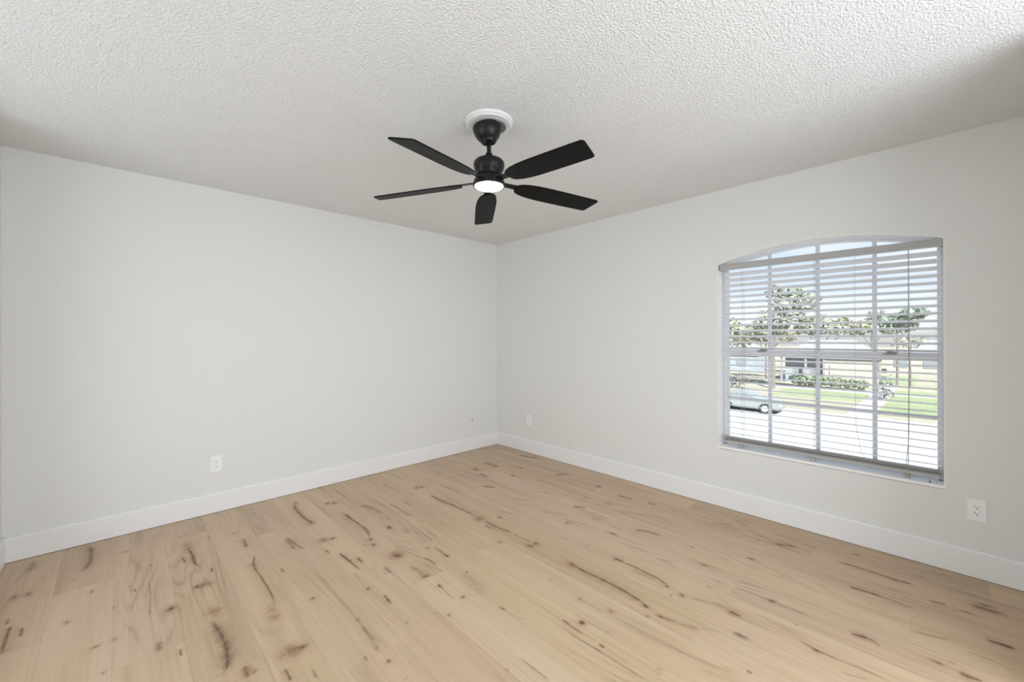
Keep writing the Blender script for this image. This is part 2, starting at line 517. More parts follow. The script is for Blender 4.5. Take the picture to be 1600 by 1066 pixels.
lay_r = bm.faces.layers.float_vector.new('plank_rand_f')
rands = []
G = 0.0002
box(bm, -0.02, XB + WT + 0.6, YF - WT - .6, 0.02, -0.06, -0.002, mat=2)
for r in range(18):
    y1 = -PW * r; y0 = y1 - PW
    y0c = max(y0, YF - WT)
    xs = [-0.02] + [j for j in joints[r] if j > 0.03] + [XB + WT]
    for i, (a, b) in enumerate(zip(xs, xs[1:])):
        t = tone.get((r, i), random.uniform(0.3, 0.65))
        rv = (t, random.random(), random.random())
        x0, x1, ya, yb = a + G, b - G, y0c + G, (y1 - G if r else 0.02)
        top = [bm.verts.new(p) for p in ((x0, ya, 0), (x1, ya, 0), (x1, yb, 0), (x0, yb, 0))]
        bot = [bm.verts.new(p) for p in ((x0, ya, -.0025), (x1, ya, -.0025), (x1, yb, -.0025), (x0, yb, -.0025))]
        fs = [bm.faces.new(top)]
        for k in range(4):
            fs.append(bm.faces.new((bot[k], bot[(k + 1) % 4], top[(k + 1) % 4], top[k])))
        for f in fs:
            f.material_index = 0
            f[lay_r] = rv
# marks: ("s", points, half width, dark, red) and ("k", [centre], (half length, half width), dark, red)
MARKS = [
("s",[(0.077,-3.733),(0.162,-3.722),(0.249,-3.733)],0.028,0.35,0.3),
("s",[(0.034,-3.498),(0.207,-3.485),(0.313,-3.488),(0.408,-3.501),(0.452,-3.532)],0.012,0.6,0),
("s",[(0.766,-3.737),(0.818,-3.736)],0.006,0.5,0),
("s",[(0.894,-3.681),(0.981,-3.676)],0.006,0.65,0),
("s",[(0.833,-3.721),(0.928,-3.721),(1.046,-3.718),(1.085,-3.716)],0.008,0.65,0),
("s",[(0.720,-3.463),(0.758,-3.466)],0.005,0.5,0),
("s",[(0.863,-3.302),(0.898,-3.305)],0.004,0.5,0),
("s",[(0.769,-3.244),(0.972,-3.247),(1.245,-3.258)],0.004,0.4,0),
("s",[(1.445,-3.240),(1.486,-3.240),(1.521,-3.239)],0.016,0.45,0),
("s",[(0.640,-3.089),(0.731,-3.085)],0.006,0.7,0),
("s",[(1.558,-3.176),(1.616,-3.176)],0.004,0.55,0),
("s",[(0.544,-3.049),(0.675,-3.042),(0.766,-3.043),(0.837,-3.033)],0.009,0.75,0),
("s",[(0.900,-2.982),(0.954,-2.985)],0.005,0.6,0),
("s",[(0.624,-2.779),(0.683,-2.780),(0.768,-2.784)],0.009,0.5,0.3),
("s",[(1.431,-3.047),(1.477,-3.048),(1.523,-3.042),(1.614,-3.033),(1.694,-3.034),(1.760,-3.041),(1.821,-3.052),(1.846,-3.084)],0.013,0.5,0),
("s",[(1.477,-3.048),(1.614,-3.033),(1.721,-3.036),(1.821,-3.052)],0.045,0.22,0),
("s",[(0.913,-2.775),(0.979,-2.788),(1.064,-2.803),(1.214,-2.799),(1.361,-2.798),(1.513,-2.802)],0.005,0.7,0),
("s",[(1.180,-2.696),(1.241,-2.696)],0.004,0.5,0),
("s",[(1.259,-2.395),(1.378,-2.385),(1.522,-2.379)],0.006,0.65,0),
("s",[(1.373,-2.336),(1.455,-2.335)],0.004,0.55,0),
("s",[(1.854,-3.000),(1.880,-2.999),(1.932,-3.003)],0.014,0.5,0.6),
("s",[(1.905,-2.965),(1.923,-2.984)],0.004,0.5,0),
("s",[(1.983,-2.888),(2.019,-2.885),(2.065,-2.886)],0.006,0.65,0),
("s",[(2.062,-2.810),(2.117,-2.810)],0.006,0.45,0),
("s",[(2.136,-2.632),(2.171,-2.633)],0.004,0.5,0),
("s",[(1.961,-2.561),(2.049,-2.567),(2.163,-2.577)],0.013,0.3,0),
("s",[(1.915,-2.563),(2.023,-2.563),(2.132,-2.547)],0.006,0.25,0),
("s",[(0.914,-2.774),(0.982,-2.785)],0.004,0.4,0.5),
("s",[(0.249,-2.353),(0.333,-2.384),(0.536,-2.389),(0.667,-2.380),(0.752,-2.373)],0.012,0.6,0),
("s",[(0.707,-2.150),(0.837,-2.148),(0.987,-2.143),(1.093,-2.147),(1.187,-2.167)],0.011,0.65,0),
("s",[(0.653,-2.158),(0.839,-2.152)],0.025,0.25,0),
("s",[(0.802,-2.569),(0.916,-2.574),(1.023,-2.576)],0.022,0.38,0),
("s",[(0.802,-2.569),(0.910,-2.556),(1.061,-2.536)],0.006,0.5,0),
("s",[(1.150,-2.439),(1.206,-2.440)],0.005,0.55,0),
("s",[(1.241,-2.393),(1.313,-2.388),(1.405,-2.376)],0.006,0.6,0),
("s",[(1.364,-2.336),(1.436,-2.335)],0.005,0.5,0),
("s",[(0.762,-1.811),(0.892,-1.811),(1.058,-1.819)],0.006,0.4,0),
("s",[(0.620,-1.996),(0.697,-1.978),(0.750,-1.954),(0.911,-1.955)],0.02,0.38,0),
("s",[(0.203,-2.023),(0.463,-2.014)],0.012,0.25,0.5),
("s",[(0.029,-1.499),(0.180,-1.477),(0.378,-1.479)],0.014,0.45,0),
("s",[(0.835,-1.494),(1.019,-1.500),(1.169,-1.479),(1.328,-1.472),(1.454,-1.472)],0.01,0.5,0.2),
("s",[(0.828,-1.491),(1.168,-1.475)],0.004,0.5,0),
("s",[(1.525,-1.473),(1.659,-1.477),(1.797,-1.460)],0.009,0.55,0.3),
("s",[(1.798,-1.465),(1.901,-1.459),(1.975,-1.465)],0.014,0.3,0.3),
("s",[(1.581,-1.520),(1.661,-1.522)],0.005,0.5,0),
("s",[(0.770,-1.826),(0.902,-1.817),(1.055,-1.819)],0.004,0.4,0),
("s",[(1.588,-1.935),(1.670,-1.938),(1.738,-1.941)],0.005,0.55,0),
("s",[(0.985,-1.446),(1.079,-1.442)],0.004,0.45,0),
("s",[(0.650,-1.593),(0.753,-1.598)],0.006,0.4,0),
("s",[(1.172,-1.291),(1.342,-1.285)],0.005,0.35,0),
("s",[(1.468,-1.284),(1.589,-1.261)],0.006,0.45,0),
("s",[(1.404,-1.300),(1.627,-1.308)],0.005,0.35,0),
("s",[(0.670,-1.303),(0.809,-1.292),(0.973,-1.276)],0.01,0.4,0.7),
("s",[(0.994,-1.055),(1.038,-1.019),(1.096,-0.992)],0.012,0.55,0),
("s",[(1.365,-1.073),(1.428,-1.027),(1.505,-1.002)],0.01,0.45,0.6),
("s",[(0.164,-0.844),(0.313,-0.786),(0.460,-0.758)],0.012,0.35,0),
("s",[(0.697,-0.858),(0.840,-0.858)],0.01,0.5,0),
("s",[(0.468,-0.612),(0.577,-0.592),(0.702,-0.606)],0.016,0.5,0),
("s",[(1.257,-0.381),(1.277,-0.310),(1.340,-0.283)],0.011,0.5,0),
("s",[(1.163,-0.592),(1.332,-0.584),(1.496,-0.579)],0.014,0.28,0),
("s",[(1.419,-0.817),(1.457,-0.782),(1.517,-0.761)],0.012,0.4,0),
("s",[(0.089,-0.161),(0.274,-0.114),(0.446,-0.126)],0.014,0.4,0),
("s",[(0.523,-0.170),(0.656,-0.124),(0.779,-0.082)],0.016,0.5,0),
("s",[(0.986,-0.135),(1.122,-0.087)],0.014,0.35,0),
("s",[(0.784,-1.709),(0.936,-1.721)],0.012,0.35,0),
("s",[(0.531,-1.005),(0.733,-1.009),(0.913,-0.988)],0.016,0.25,0),
("s",[(1.356,-1.264),(1.518,-1.264),(1.639,-1.235)],0.012,0.15,0),
("s",[(1.807,-0.824),(1.852,-0.794),(1.897,-0.773)],0.011,0.5,0),
("s",[(1.818,-0.821),(1.982,-0.818),(2.161,-0.808)],0.009,0.35,0),
("s",[(2.180,-0.986),(2.295,-0.990),(2.400,-0.990),(2.513,-0.985)],0.006,0.38,0),
("s",[(2.336,-0.838),(2.384,-0.798),(2.420,-0.787),(2.508,-0.781)],0.01,0.5,0),
("s",[(1.673,-0.346),(1.736,-0.310)],0.012,0.5,0),
("s",[(1.917,-0.388),(1.984,-0.377),(2.068,-0.381)],0.01,0.5,0),
("s",[(2.173,-0.350),(2.241,-0.338)],0.01,0.5,0),
("s",[(2.652,-0.334),(2.711,-0.319),(2.775,-0.272)],0.011,0.45,0),
("s",[(2.435,-1.245),(2.466,-1.238),(2.502,-1.235)],0.006,0.65,0),
("s",[(1.665,-2.163),(1.744,-2.148),(1.824,-2.150)],0.025,0.33,0.7),
("s",[(1.649,-2.050),(1.699,-2.042),(1.774,-2.040)],0.005,0.5,0),
("s",[(1.580,-2.268),(1.664,-2.267)],0.006,0.5,0),
("s",[(1.812,-2.383),(1.872,-2.390),(1.912,-2.392)],0.005,0.55,0),
("s",[(1.912,-2.138),(1.949,-2.139),(2.034,-2.146),(2.099,-2.148)],0.006,0.45,0),
("s",[(2.293,-2.024),(2.333,-2.020)],0.004,0.55,0),
("s",[(2.333,-2.020),(2.395,-2.014),(2.461,-1.996)],0.004,0.3,0),
("s",[(2.559,-1.871),(2.648,-1.880),(2.691,-1.880)],0.005,0.5,0),
("s",[(2.594,-1.914),(2.677,-1.917),(2.785,-1.911),(2.899,-1.908),(3.009,-1.904)],0.005,0.42,0),
("s",[(2.590,-2.177),(2.669,-2.174),(2.749,-2.174)],0.005,0.42,0),
("s",[(1.928,-1.975),(2.044,-1.993),(2.179,-2.026)],0.05,0.14,0),
("s",[(2.303,-1.471),(2.338,-1.475),(2.399,-1.480),(2.500,-1.475),(2.611,-1.474),(2.686,-1.483),(2.750,-1.491),(2.807,-1.511)],0.0085,0.72,0),
("s",[(2.339,-1.476),(2.501,-1.477),(2.688,-1.486),(2.770,-1.498)],0.035,0.2,0),
("s",[(2.882,-1.524),(2.962,-1.506),(3.038,-1.477)],0.022,0.3,0.3),
("s",[(2.478,-1.251),(2.558,-1.238),(2.658,-1.245),(2.730,-1.251),(2.792,-1.278)],0.0075,0.62,0),
("s",[(2.564,-1.271),(2.735,-1.269)],0.03,0.18,0.5),
("s",[(2.909,-1.293),(2.966,-1.263),(3.034,-1.243),(3.087,-1.244)],0.02,0.25,0.4),
("s",[(3.081,-1.253),(3.103,-1.253),(3.132,-1.255)],0.007,0.6,0),
("s",[(3.138,-1.401),(3.203,-1.387)],0.014,0.35,-1),
("s",[(2.527,-1.692),(2.604,-1.695),(2.670,-1.696)],0.004,0.4,0),
("s",[(2.770,-1.879),(2.799,-1.881)],0.005,0.75,0),
("s",[(3.250,-1.577),(3.272,-1.579)],0.005,0.6,0),
("s",[(3.039,-1.038),(3.096,-1.022),(3.183,-1.027),(3.240,-1.010)],0.005,0.45,0),
("s",[(3.043,-0.997),(3.129,-0.983)],0.004,0.4,0),
("s",[(3.017,-0.753),(3.103,-0.739)],0.005,0.35,0),
("s",[(3.184,-1.029),(3.201,-1.020),(3.221,-1.023)],0.007,0.6,0),
("s",[(3.221,-1.023),(3.278,-1.026),(3.345,-1.021)],0.016,0.22,0),
("s",[(3.350,-0.335),(3.450,-0.334),(3.546,-0.339),(3.623,-0.344),(3.679,-0.331)],0.009,0.5,0),
("s",[(3.423,-0.604),(3.492,-0.592),(3.565,-0.587),(3.648,-0.594),(3.710,-0.597)],0.011,0.45,0),
("s",[(3.441,-0.601),(3.565,-0.580)],0.02,0.3,0),
("s",[(3.733,-0.460),(3.799,-0.444)],0.007,0.5,0),
("s",[(3.874,-0.359),(3.935,-0.356),(3.977,-0.349)],0.022,0.4,0),
("s",[(3.911,-0.659),(3.947,-0.651),(3.992,-0.651)],0.01,0.7,0),
("s",[(3.503,-1.030),(3.536,-1.017),(3.559,-1.011)],0.008,0.7,0),
("s",[(3.559,-1.011),(3.581,-1.021),(3.601,-1.037)],0.01,0.35,0),
("s",[(3.327,-1.227),(3.375,-1.240),(3.418,-1.253),(3.481,-1.251),(3.551,-1.246),(3.644,-1.237)],0.007,0.4,0),
("s",[(3.307,-1.132),(3.332,-1.136)],0.005,0.45,0),
("s",[(3.826,-0.994),(3.855,-0.996),(3.889,-0.992)],0.008,0.5,0),
("s",[(3.684,-0.808),(3.749,-0.792),(3.811,-0.766)],0.009,0.4,0.3),
("s",[(3.843,-0.811),(3.921,-0.813),(4.001,-0.823)],0.009,0.32,0.7),
("s",[(3.415,-0.790),(3.546,-0.774),(3.672,-0.768)],0.003,0.25,0),
("s",[(3.507,-1.326),(3.593,-1.290)],0.006,0.3,0),
("s",[(3.050,-0.369),(3.103,-0.336),(3.160,-0.313)],0.01,0.5,0),
("s",[(2.936,-0.601),(3.027,-0.577)],0.006,0.42,0),
("s",[(3.194,-0.599),(3.258,-0.584)],0.008,0.25,0),
("s",[(3.161,-0.759),(3.188,-0.750)],0.006,0.4,0),
("s",[(3.702,-0.101),(3.848,-0.081),(4.066,-0.067)],0.02,0.2,0.2),
("k",[(0.538,-3.746)],(0.035,0.02),0.5,0),
("k",[(0.550,-3.700)],(0.022,0.013),0.65,0),
("k",[(1.066,-3.715)],(0.012,0.02),0.5,0),
("k",[(0.534,-3.542)],(0.012,0.016),0.5,0),
("k",[(0.988,-3.538)],(0.012,0.009),0.6,0),
("k",[(0.994,-3.383)],(0.02,0.007),0.5,0),
("k",[(1.288,-3.376)],(0.009,0.007),0.6,0),
("k",[(1.244,-3.326)],(0.007,0.006),0.55,0),
("k",[(1.512,-3.407)],(0.012,0.009),0.45,0),
("k",[(1.297,-3.437)],(0.009,0.016),0.75,0),
("k",[(1.200,-3.178)],(0.02,0.016),0.8,0),
("k",[(1.210,-3.179)],(0.045,0.03),0.3,0),
("k",[(0.625,-3.231)],(0.012,0.01),0.5,0),
("k",[(0.315,-3.331)],(0.008,0.014),0.65,0),
("k",[(0.483,-3.045)],(0.06,0.045),0.28,0),
("k",[(0.544,-3.049)],(0.014,0.014),0.6,0),
("k",[(0.448,-2.937)],(0.018,0.012),0.4,0),
("k",[(0.492,-2.808)],(0.014,0.014),0.55,0),
("k",[(0.828,-3.032)],(0.014,0.007),0.5,0),
("k",[(1.069,-3.066)],(0.017,0.013),0.8,0),
("k",[(1.081,-3.017)],(0.022,0.02),0.55,0.6),
("k",[(1.073,-3.041)],(0.02,0.012),0.4,0.3),
("k",[(1.369,-3.034)],(0.045,0.035),0.45,0.8),
("k",[(1.043,-2.800)],(0.03,0.02),0.35,0.8),
("k",[(1.546,-2.830)],(0.035,0.028),0.4,0.9),
("k",[(1.620,-2.832)],(0.03,0.024),0.5,0.9),
("k",[(1.896,-2.849)],(0.03,0.03),0.55,0.8),
("k",[(1.908,-2.799)],(0.016,0.014),0.85,0),
("k",[(1.909,-2.821)],(0.04,0.04),0.25,0.6),
("k",[(1.383,-2.687)],(0.008,0.008),0.5,0),
("k",[(1.597,-2.658)],(0.009,0.011),0.75,0),
("k",[(1.711,-2.422)],(0.009,0.009),0.65,0),
("k",[(1.906,-2.559)],(0.014,0.012),0.45,0),
("k",[(0.457,-2.547)],(0.008,0.014),0.5,0),
("k",[(0.132,-2.639)],(0.01,0.02),0.4,0),
("k",[(0.766,-2.784)],(0.01,0.01),0.55,0),
("k",[(0.235,-2.349)],(0.014,0.014),0.6,0),
("k",[(0.170,-2.335)],(0.012,0.012),0.5,0),
("k",[(0.701,-2.382)],(0.03,0.03),0.3,0.6),
("k",[(0.425,-2.175)],(0.018,0.016),0.75,0),
("k",[(0.449,-2.128)],(0.02,0.016),0.7,0),
("k",[(1.218,-2.183)],(0.014,0.014),0.7,0),
("k",[(1.298,-2.197)],(0.016,0.014),0.7,0),
("k",[(1.261,-2.239)],(0.012,0.012),0.4,0),
("k",[(1.015,-2.406)],(0.022,0.022),0.6,0.7),
("k",[(1.031,-2.354)],(0.016,0.014),0.8,0),
("k",[(1.146,-2.017)],(0.02,0.016),0.85,0),
("k",[(1.508,-2.154)],(0.035,0.03),0.65,0.9),
("k",[(1.532,-2.154)],(0.01,0.014),0.8,0),
("k",[(1.059,-1.818)],(0.01,0.008),0.8,0),
("k",[(0.621,-1.496)],(0.02,0.016),0.75,0),
("k",[(0.632,-1.452)],(0.016,0.014),0.7,0),
("k",[(1.164,-1.479)],(0.03,0.008),0.55,0),
("k",[(1.477,-1.478)],(0.03,0.026),0.6,0.7),
("k",[(1.994,-1.497)],(0.018,0.014),0.85,0),
("k",[(2.005,-1.448)],(0.026,0.018),0.65,0),
("k",[(1.558,-1.358)],(0.014,0.01),0.85,0),
("k",[(1.828,-1.601)],(0.014,0.011),0.9,0),
("k",[(1.570,-1.976)],(0.01,0.009),0.6,0),
("k",[(1.738,-1.941)],(0.01,0.008),0.7,0),
("k",[(0.578,-0.805)],(0.035,0.022),0.6,0),
("k",[(0.974,-0.665)],(0.02,0.014),0.8,0),
("k",[(0.870,-0.456)],(0.012,0.012),0.7,0),
("k",[(0.461,-0.129)],(0.03,0.014),0.45,0),
("k",[(0.059,-0.283)],(0.03,0.02),0.5,0),
("k",[(1.960,-1.081)],(0.011,0.009),0.65,0),
("k",[(2.268,-0.982)],(0.014,0.01),0.7,0),
("k",[(1.964,-0.552)],(0.012,0.01),0.55,0),
("k",[(2.128,-0.515)],(0.01,0.012),0.5,0),
("k",[(2.390,-0.344)],(0.014,0.012),0.5,0),
("k",[(2.709,-0.778)],(0.014,0.01),0.55,0),
("k",[(2.856,-0.611)],(0.02,0.012),0.3,0),
("k",[(2.243,-1.223)],(0.01,0.01),0.35,0),
("k",[(1.823,-2.147)],(0.012,0.02),0.7,0.3),
("k",[(1.729,-1.938)],(0.008,0.008),0.6,0),
("k",[(1.647,-2.293)],(0.01,0.008),0.5,0),
("k",[(1.872,-2.390)],(0.008,0.007),0.6,0),
("k",[(1.949,-2.139)],(0.009,0.008),0.75,0),
("k",[(2.112,-2.106)],(0.009,0.009),0.75,0),
("k",[(2.174,-2.236)],(0.007,0.009),0.65,0),
("k",[(2.128,-2.266)],(0.006,0.006),0.55,0),
("k",[(1.948,-1.957)],(0.011,0.009),0.5,0),
("k",[(1.993,-1.819)],(0.009,0.007),0.5,0),
("k",[(2.318,-1.674)],(0.011,0.009),0.55,0),
("k",[(2.082,-2.404)],(0.011,0.011),0.55,0),
("k",[(2.233,-2.573)],(0.008,0.008),0.65,0),
("k",[(2.357,-2.564)],(0.008,0.008),0.55,0),
("k",[(2.598,-2.255)],(0.009,0.009),0.5,0),
("k",[(2.295,-1.474)],(0.05,0.03),0.45,0.9),
("k",[(2.305,-1.474)],(0.02,0.012),0.5,0.5),
("k",[(2.786,-1.509)],(0.013,0.01),0.85,0),
("k",[(2.869,-1.527)],(0.018,0.012),0.75,0),
("k",[(2.826,-1.570)],(0.012,0.01),0.45,0),
("k",[(2.787,-1.282)],(0.012,0.009),0.8,0),
("k",[(2.871,-1.299)],(0.014,0.01),0.8,0),
("k",[(2.452,-1.240)],(0.01,0.008),0.6,0),
("k",[(2.832,-1.340)],(0.01,0.008),0.4,0),
("k",[(3.092,-1.254)],(0.03,0.018),0.45,0.6),
("k",[(2.839,-0.932)],(0.034,0.009),0.8,0),
("k",[(3.005,-0.668)],(0.02,0.007),0.75,0),
("k",[(3.171,-1.391)],(0.034,0.014),0.6,-1),
("k",[(2.642,-1.826)],(0.016,0.013),1,0),
("k",[(2.689,-1.662)],(0.009,0.008),0.7,0),
("k",[(2.527,-1.692)],(0.008,0.008),0.75,0),
("k",[(2.756,-1.790)],(0.009,0.009),0.55,0),
("k",[(3.011,-1.823)],(0.011,0.009),0.5,0),
("k",[(2.941,-1.132)],(0.016,0.008),0.45,0),
("k",[(3.201,-1.030)],(0.03,0.02),0.25,0),
("k",[(3.635,-0.335)],(0.05,0.012),0.4,0),
("k",[(3.863,-0.456)],(0.02,0.007),0.9,0),
("k",[(3.932,-0.314)],(0.03,0.009),0.9,0),
("k",[(3.927,-0.361)],(0.05,0.016),0.7,0),
("k",[(3.965,-0.648)],(0.024,0.009),0.75,0),
("k",[(3.551,-1.014)],(0.045,0.018),0.4,0),
("k",[(3.420,-1.258)],(0.014,0.01),0.6,0),
("k",[(3.769,-0.985)],(0.016,0.009),0.75,0),
("k",[(3.852,-0.998)],(0.014,0.01),0.8,0),
("k",[(3.808,-0.944)],(0.02,0.009),0.3,0),
("k",[(3.429,-0.165)],(0.012,0.008),0.7,0),
("k",[(2.965,-0.397)],(0.01,0.008),0.5,0)
]
uvl = bm.loops.layers.float_vector.new('mark_uv')
inl = bm.faces.layers.float_vector.new('mark_info_f')
HALO = []
for kind, pts, w, dark, red in MARKS:
    if kind == 's' and dark >= 0.5:
        HALO.append((kind, pts, w * 3.0 + 0.008, 0.20, 0.8))
    elif kind == 'k' and dark >= 0.6 and red >= 0:
        HALO.append((kind, pts, (w[0] * 2.0 + .008, w[1] * 2.0 + .006), 0.24, 0.9))
MARKS = HALO + [(k_, p_, ((w_[0] * 1.35, w_[1] * 1.35) if (k_ == 'k' and r_ >= .5) else w_), d_, r_) for k_, p_, w_, d_, r_ in MARKS]
for i, (kind, pts, w, dark, red) in enumerate(MARKS):
    z = 0.00015 + 0.000003 * i
    if kind == 's':
        w = w * 1.6
        P2 = [Vector(p) for p in pts]
        # resample with a smooth curve
        Q = []
        for k in range(len(P2) - 1):
            p0, p1, p2, p3 = P2[max(k - 1, 0)], P2[k], P2[k + 1], P2[min(k + 2, len(P2) - 1)]
            for s_ in range(4):
                t = s_ / 4
                Q.append(0.5 * ((2 * p1) + (-p0 + p2) * t + (2 * p0 - 5 * p1 + 4 * p2 - p3) * t * t + (-p0 + 3 * p1 - 3 * p2 + p3) * t ** 3))
        Q.append(P2[-1])
        L = [0.0]
        for a, b in zip(Q, Q[1:]):
            L.append(L[-1] + max((b - a).length, 1e-5))
        rows = []
        for k, p in enumerate(Q):
            t = (Q[min(k + 1, len(Q) - 1)] - Q[max(k - 1, 0)]).normalized()
            nrm = Vector((-t.y, t.x))
            rows.append((bm.verts.new((p.x - nrm.x * w, p.y - nrm.y * w, z)), bm.verts.new((p.x + nrm.x * w, p.y + nrm.y * w, z)), L[k] / L[-1] * 2 - 1))
        for a, b in zip(rows, rows[1:]):
            f = bm.faces.new((a[0], b[0], b[1], a[1]))
            f.material_index = 1
            f[inl] = (0.0, dark, red)
            for lp, uvv in zip(f.loops, ((a[2], -1, 0), (b[2], -1, 0), (b[2], 1, 0), (a[2], 1, 0))):
                lp[uvl] = uvv
            if f.normal.z < 0 or f.calc_area() < 0:
                pass
    else:
        hx, hy = w[0] * 1.7, w[1] * 1.7
        cx, cy = pts[0]
        f = bm.faces.new([bm.verts.new((cx + sx * hx, cy + sy * hy, z)) for sx, sy in ((-1, -1), (1, -1), (1, 1), (-1, 1))])
        f.material_index = 1
        f[inl] = (1.0, dark, red)
        for lp, uvv in zip(f.loops, ((-1, -1, 0), (1, -1, 0), (1, 1, 0), (-1, 1, 0))):
            lp[uvl] = uvv
bm.faces.ensure_lookup_table()
for f in bm.faces:
    f.normal_update()
    if f.material_index == 1 and f.normal.z < 0:
        f.normal_flip()
fl = obj('floor', bm, [M_oak, M_mark, M_under])
struct(fl)
me = fl.data
# face vectors to named attributes
for src, dst in (('plank_rand_f', 'plank_rand'), ('mark_info_f', 'mark_info')):
    vals = [Vector(d_.vector) for d_ in me.attributes[src].data]
    at = me.attributes.new(dst, 'FLOAT_VECTOR', 'FACE')
    for d_, v in zip(at.data, vals):
        d_.vector = v

# ------------------------------------------------------------------ window
win = bpy.data.objects.new('window_1', None)
COL.objects.link(win)
win['kind'] = 'structure'
FY0, FY1 = 0.100, 0.150          # frame depth
FW = 0.038
def arch_strip(bm, g0, g1, y0, y1, x0=None, x1=None, nseg=40):
    x0 = WX0 if x0 is None else x0; x1 = WX1 if x1 is None else x1
    xs = [x0 + (x1 - x0) * i / nseg for i in range(nseg + 1)]
    rows = []
    for x in xs:
        rows.append([bm.verts.new(p) for p in ((x, y0, arch_z(x, g0)), (x, y1, arch_z(x, g0)), (x, y1, arch_z(x, g1)), (x, y0, arch_z(x, g1)))])
    for a, b in zip(rows, rows[1:]):
        for k in range(4):
            bm.faces.new((a[k], a[(k + 1) % 4], b[(k + 1) % 4], b[k]))
    bm.faces.new(rows[0]); bm.faces.new(rows[-1][::-1])
    bmesh.ops.recalc_face_normals(bm, faces=bm.faces[:])
# thin lining added to the opening, its white standing in for daylight
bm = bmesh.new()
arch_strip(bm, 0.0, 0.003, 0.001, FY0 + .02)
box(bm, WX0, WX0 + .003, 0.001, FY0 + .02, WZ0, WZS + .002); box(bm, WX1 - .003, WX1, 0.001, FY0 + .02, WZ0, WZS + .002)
obj('daylit_jamb', bm, M_jamb, win)
bm = bmesh.new()
arch_strip(bm, 0.003, FW * 0.8, FY0, FY1)
arch_strip(bm, 0.003, FW * 0.45, FY0 - .012, FY0 + .002)
box(bm, WX0 + .003, WX0 + FW, FY0, FY1, WZ0, WZS + .03, 0.003); box(bm, WX1 - FW * .75, WX1 - .003, FY0, FY1, WZ0, WZS + .03, 0.003)
box(bm, WX0 + .003, WX1 - .003, FY0, FY1, WZ0, WZ0 + .010, 0.002)
obj('window_frame', bm, M_white, win)
bm = bmesh.new()
box(bm, WX0 + FW - .004, WX1 - FW * .75 + .004, FY0 - 0.012, FY1 - .015, 1.163, 1.197, 0.003)
box(bm, WX0 + FW - .004, WX1 - FW * .75 + .004, FY0 - 0.004, FY1 - .015, 1.196, 1.212, 0.002)
obj('meeting_rail', bm, M_white, win)
for lx in (2.86, 3.56):
    bm = bmesh.new()
    box(bm, lx - .03, lx + .03, FY0 - .016, FY0 + .015, 1.198, 1.206, 0.002)
    lathe(bm, [(0, 0), (.014, 0), (.014, .01), (0, .012)], 20, Matrix.Translation((lx, FY0 - .004, 1.206)))
    box(bm, lx - .008, lx + .035, FY0 - .02, FY0 - .008, 1.207, 1.214, 0.002)
    obj('sash_lock', bm, M_lock, win)
for mx in (2.904, 3.193, 3.4875):
    bm = bmesh.new()
    box(bm, mx - .0115, mx + .0115, 0.118, 0.132, WZ0 + .04, arch_z(mx) - .01, 0.003)
    obj('muntin', bm, M_white, win)
bm = bmesh.new()
box(bm, WX0 + FW - .004, WX1 - FW * .75 + .004, 0.117, 0.133, 0.818, 0.840, 0.003)
obj('muntin', bm, M_white, win)
bm = bmesh.new()
ys = 0.1255
vb = [bm.verts.new((x, ys, arch_z(x) - .005)) for x in ax]
vb2 = [bm.verts.new((x, ys, WZ0 + .01)) for x in ax]
for i in range(NA):
    bm.faces.new((vb2[i], vb2[i + 1], vb[i + 1], vb[i]))
obj('glass_pane', bm, M_glass, win)
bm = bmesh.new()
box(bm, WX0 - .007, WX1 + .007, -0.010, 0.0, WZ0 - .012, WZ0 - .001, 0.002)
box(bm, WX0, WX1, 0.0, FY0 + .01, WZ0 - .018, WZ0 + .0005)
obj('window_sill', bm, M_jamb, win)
bm = bmesh.new(); tube(bm, [(3.735, .015, WZ0), (3.733, .014, WZ0 + .013)], .0025, 8)
obj('nail', bm, M_slot, win)

# ------------------------------------------------------------------ blind
bl = thing('window_blind', 'white horizontal slat blind with headrail coloured in backlit grey hanging in the arched window', 'blind', (WXC, 0.06, 1.86))
ox, oy, oz = WXC, 0.06, 1.86
def bobj(name, bm, m, par=bl, smooth=False):
    bmesh.ops.translate(bm, verts=bm.verts[:], vec=(-ox, -oy, -oz))
    return obj(name, bm, m, par, smooth)
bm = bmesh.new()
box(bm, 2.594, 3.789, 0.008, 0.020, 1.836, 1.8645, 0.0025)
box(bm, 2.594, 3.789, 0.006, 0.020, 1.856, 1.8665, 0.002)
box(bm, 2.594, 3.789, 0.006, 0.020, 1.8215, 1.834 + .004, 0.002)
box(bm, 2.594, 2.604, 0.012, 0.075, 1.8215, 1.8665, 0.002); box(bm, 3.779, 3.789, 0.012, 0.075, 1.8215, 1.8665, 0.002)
bobj('valance', bm, M_valance)['label'] = 'valance coloured in backlit grey'
bm = bmesh.new(); box(bm, 2.606, 3.777, 0.03, 0.066, 1.824, 1.862, 0.002)
bobj('headrail', bm, M_slat)
SX0, SX1 = 2.613, 3.780
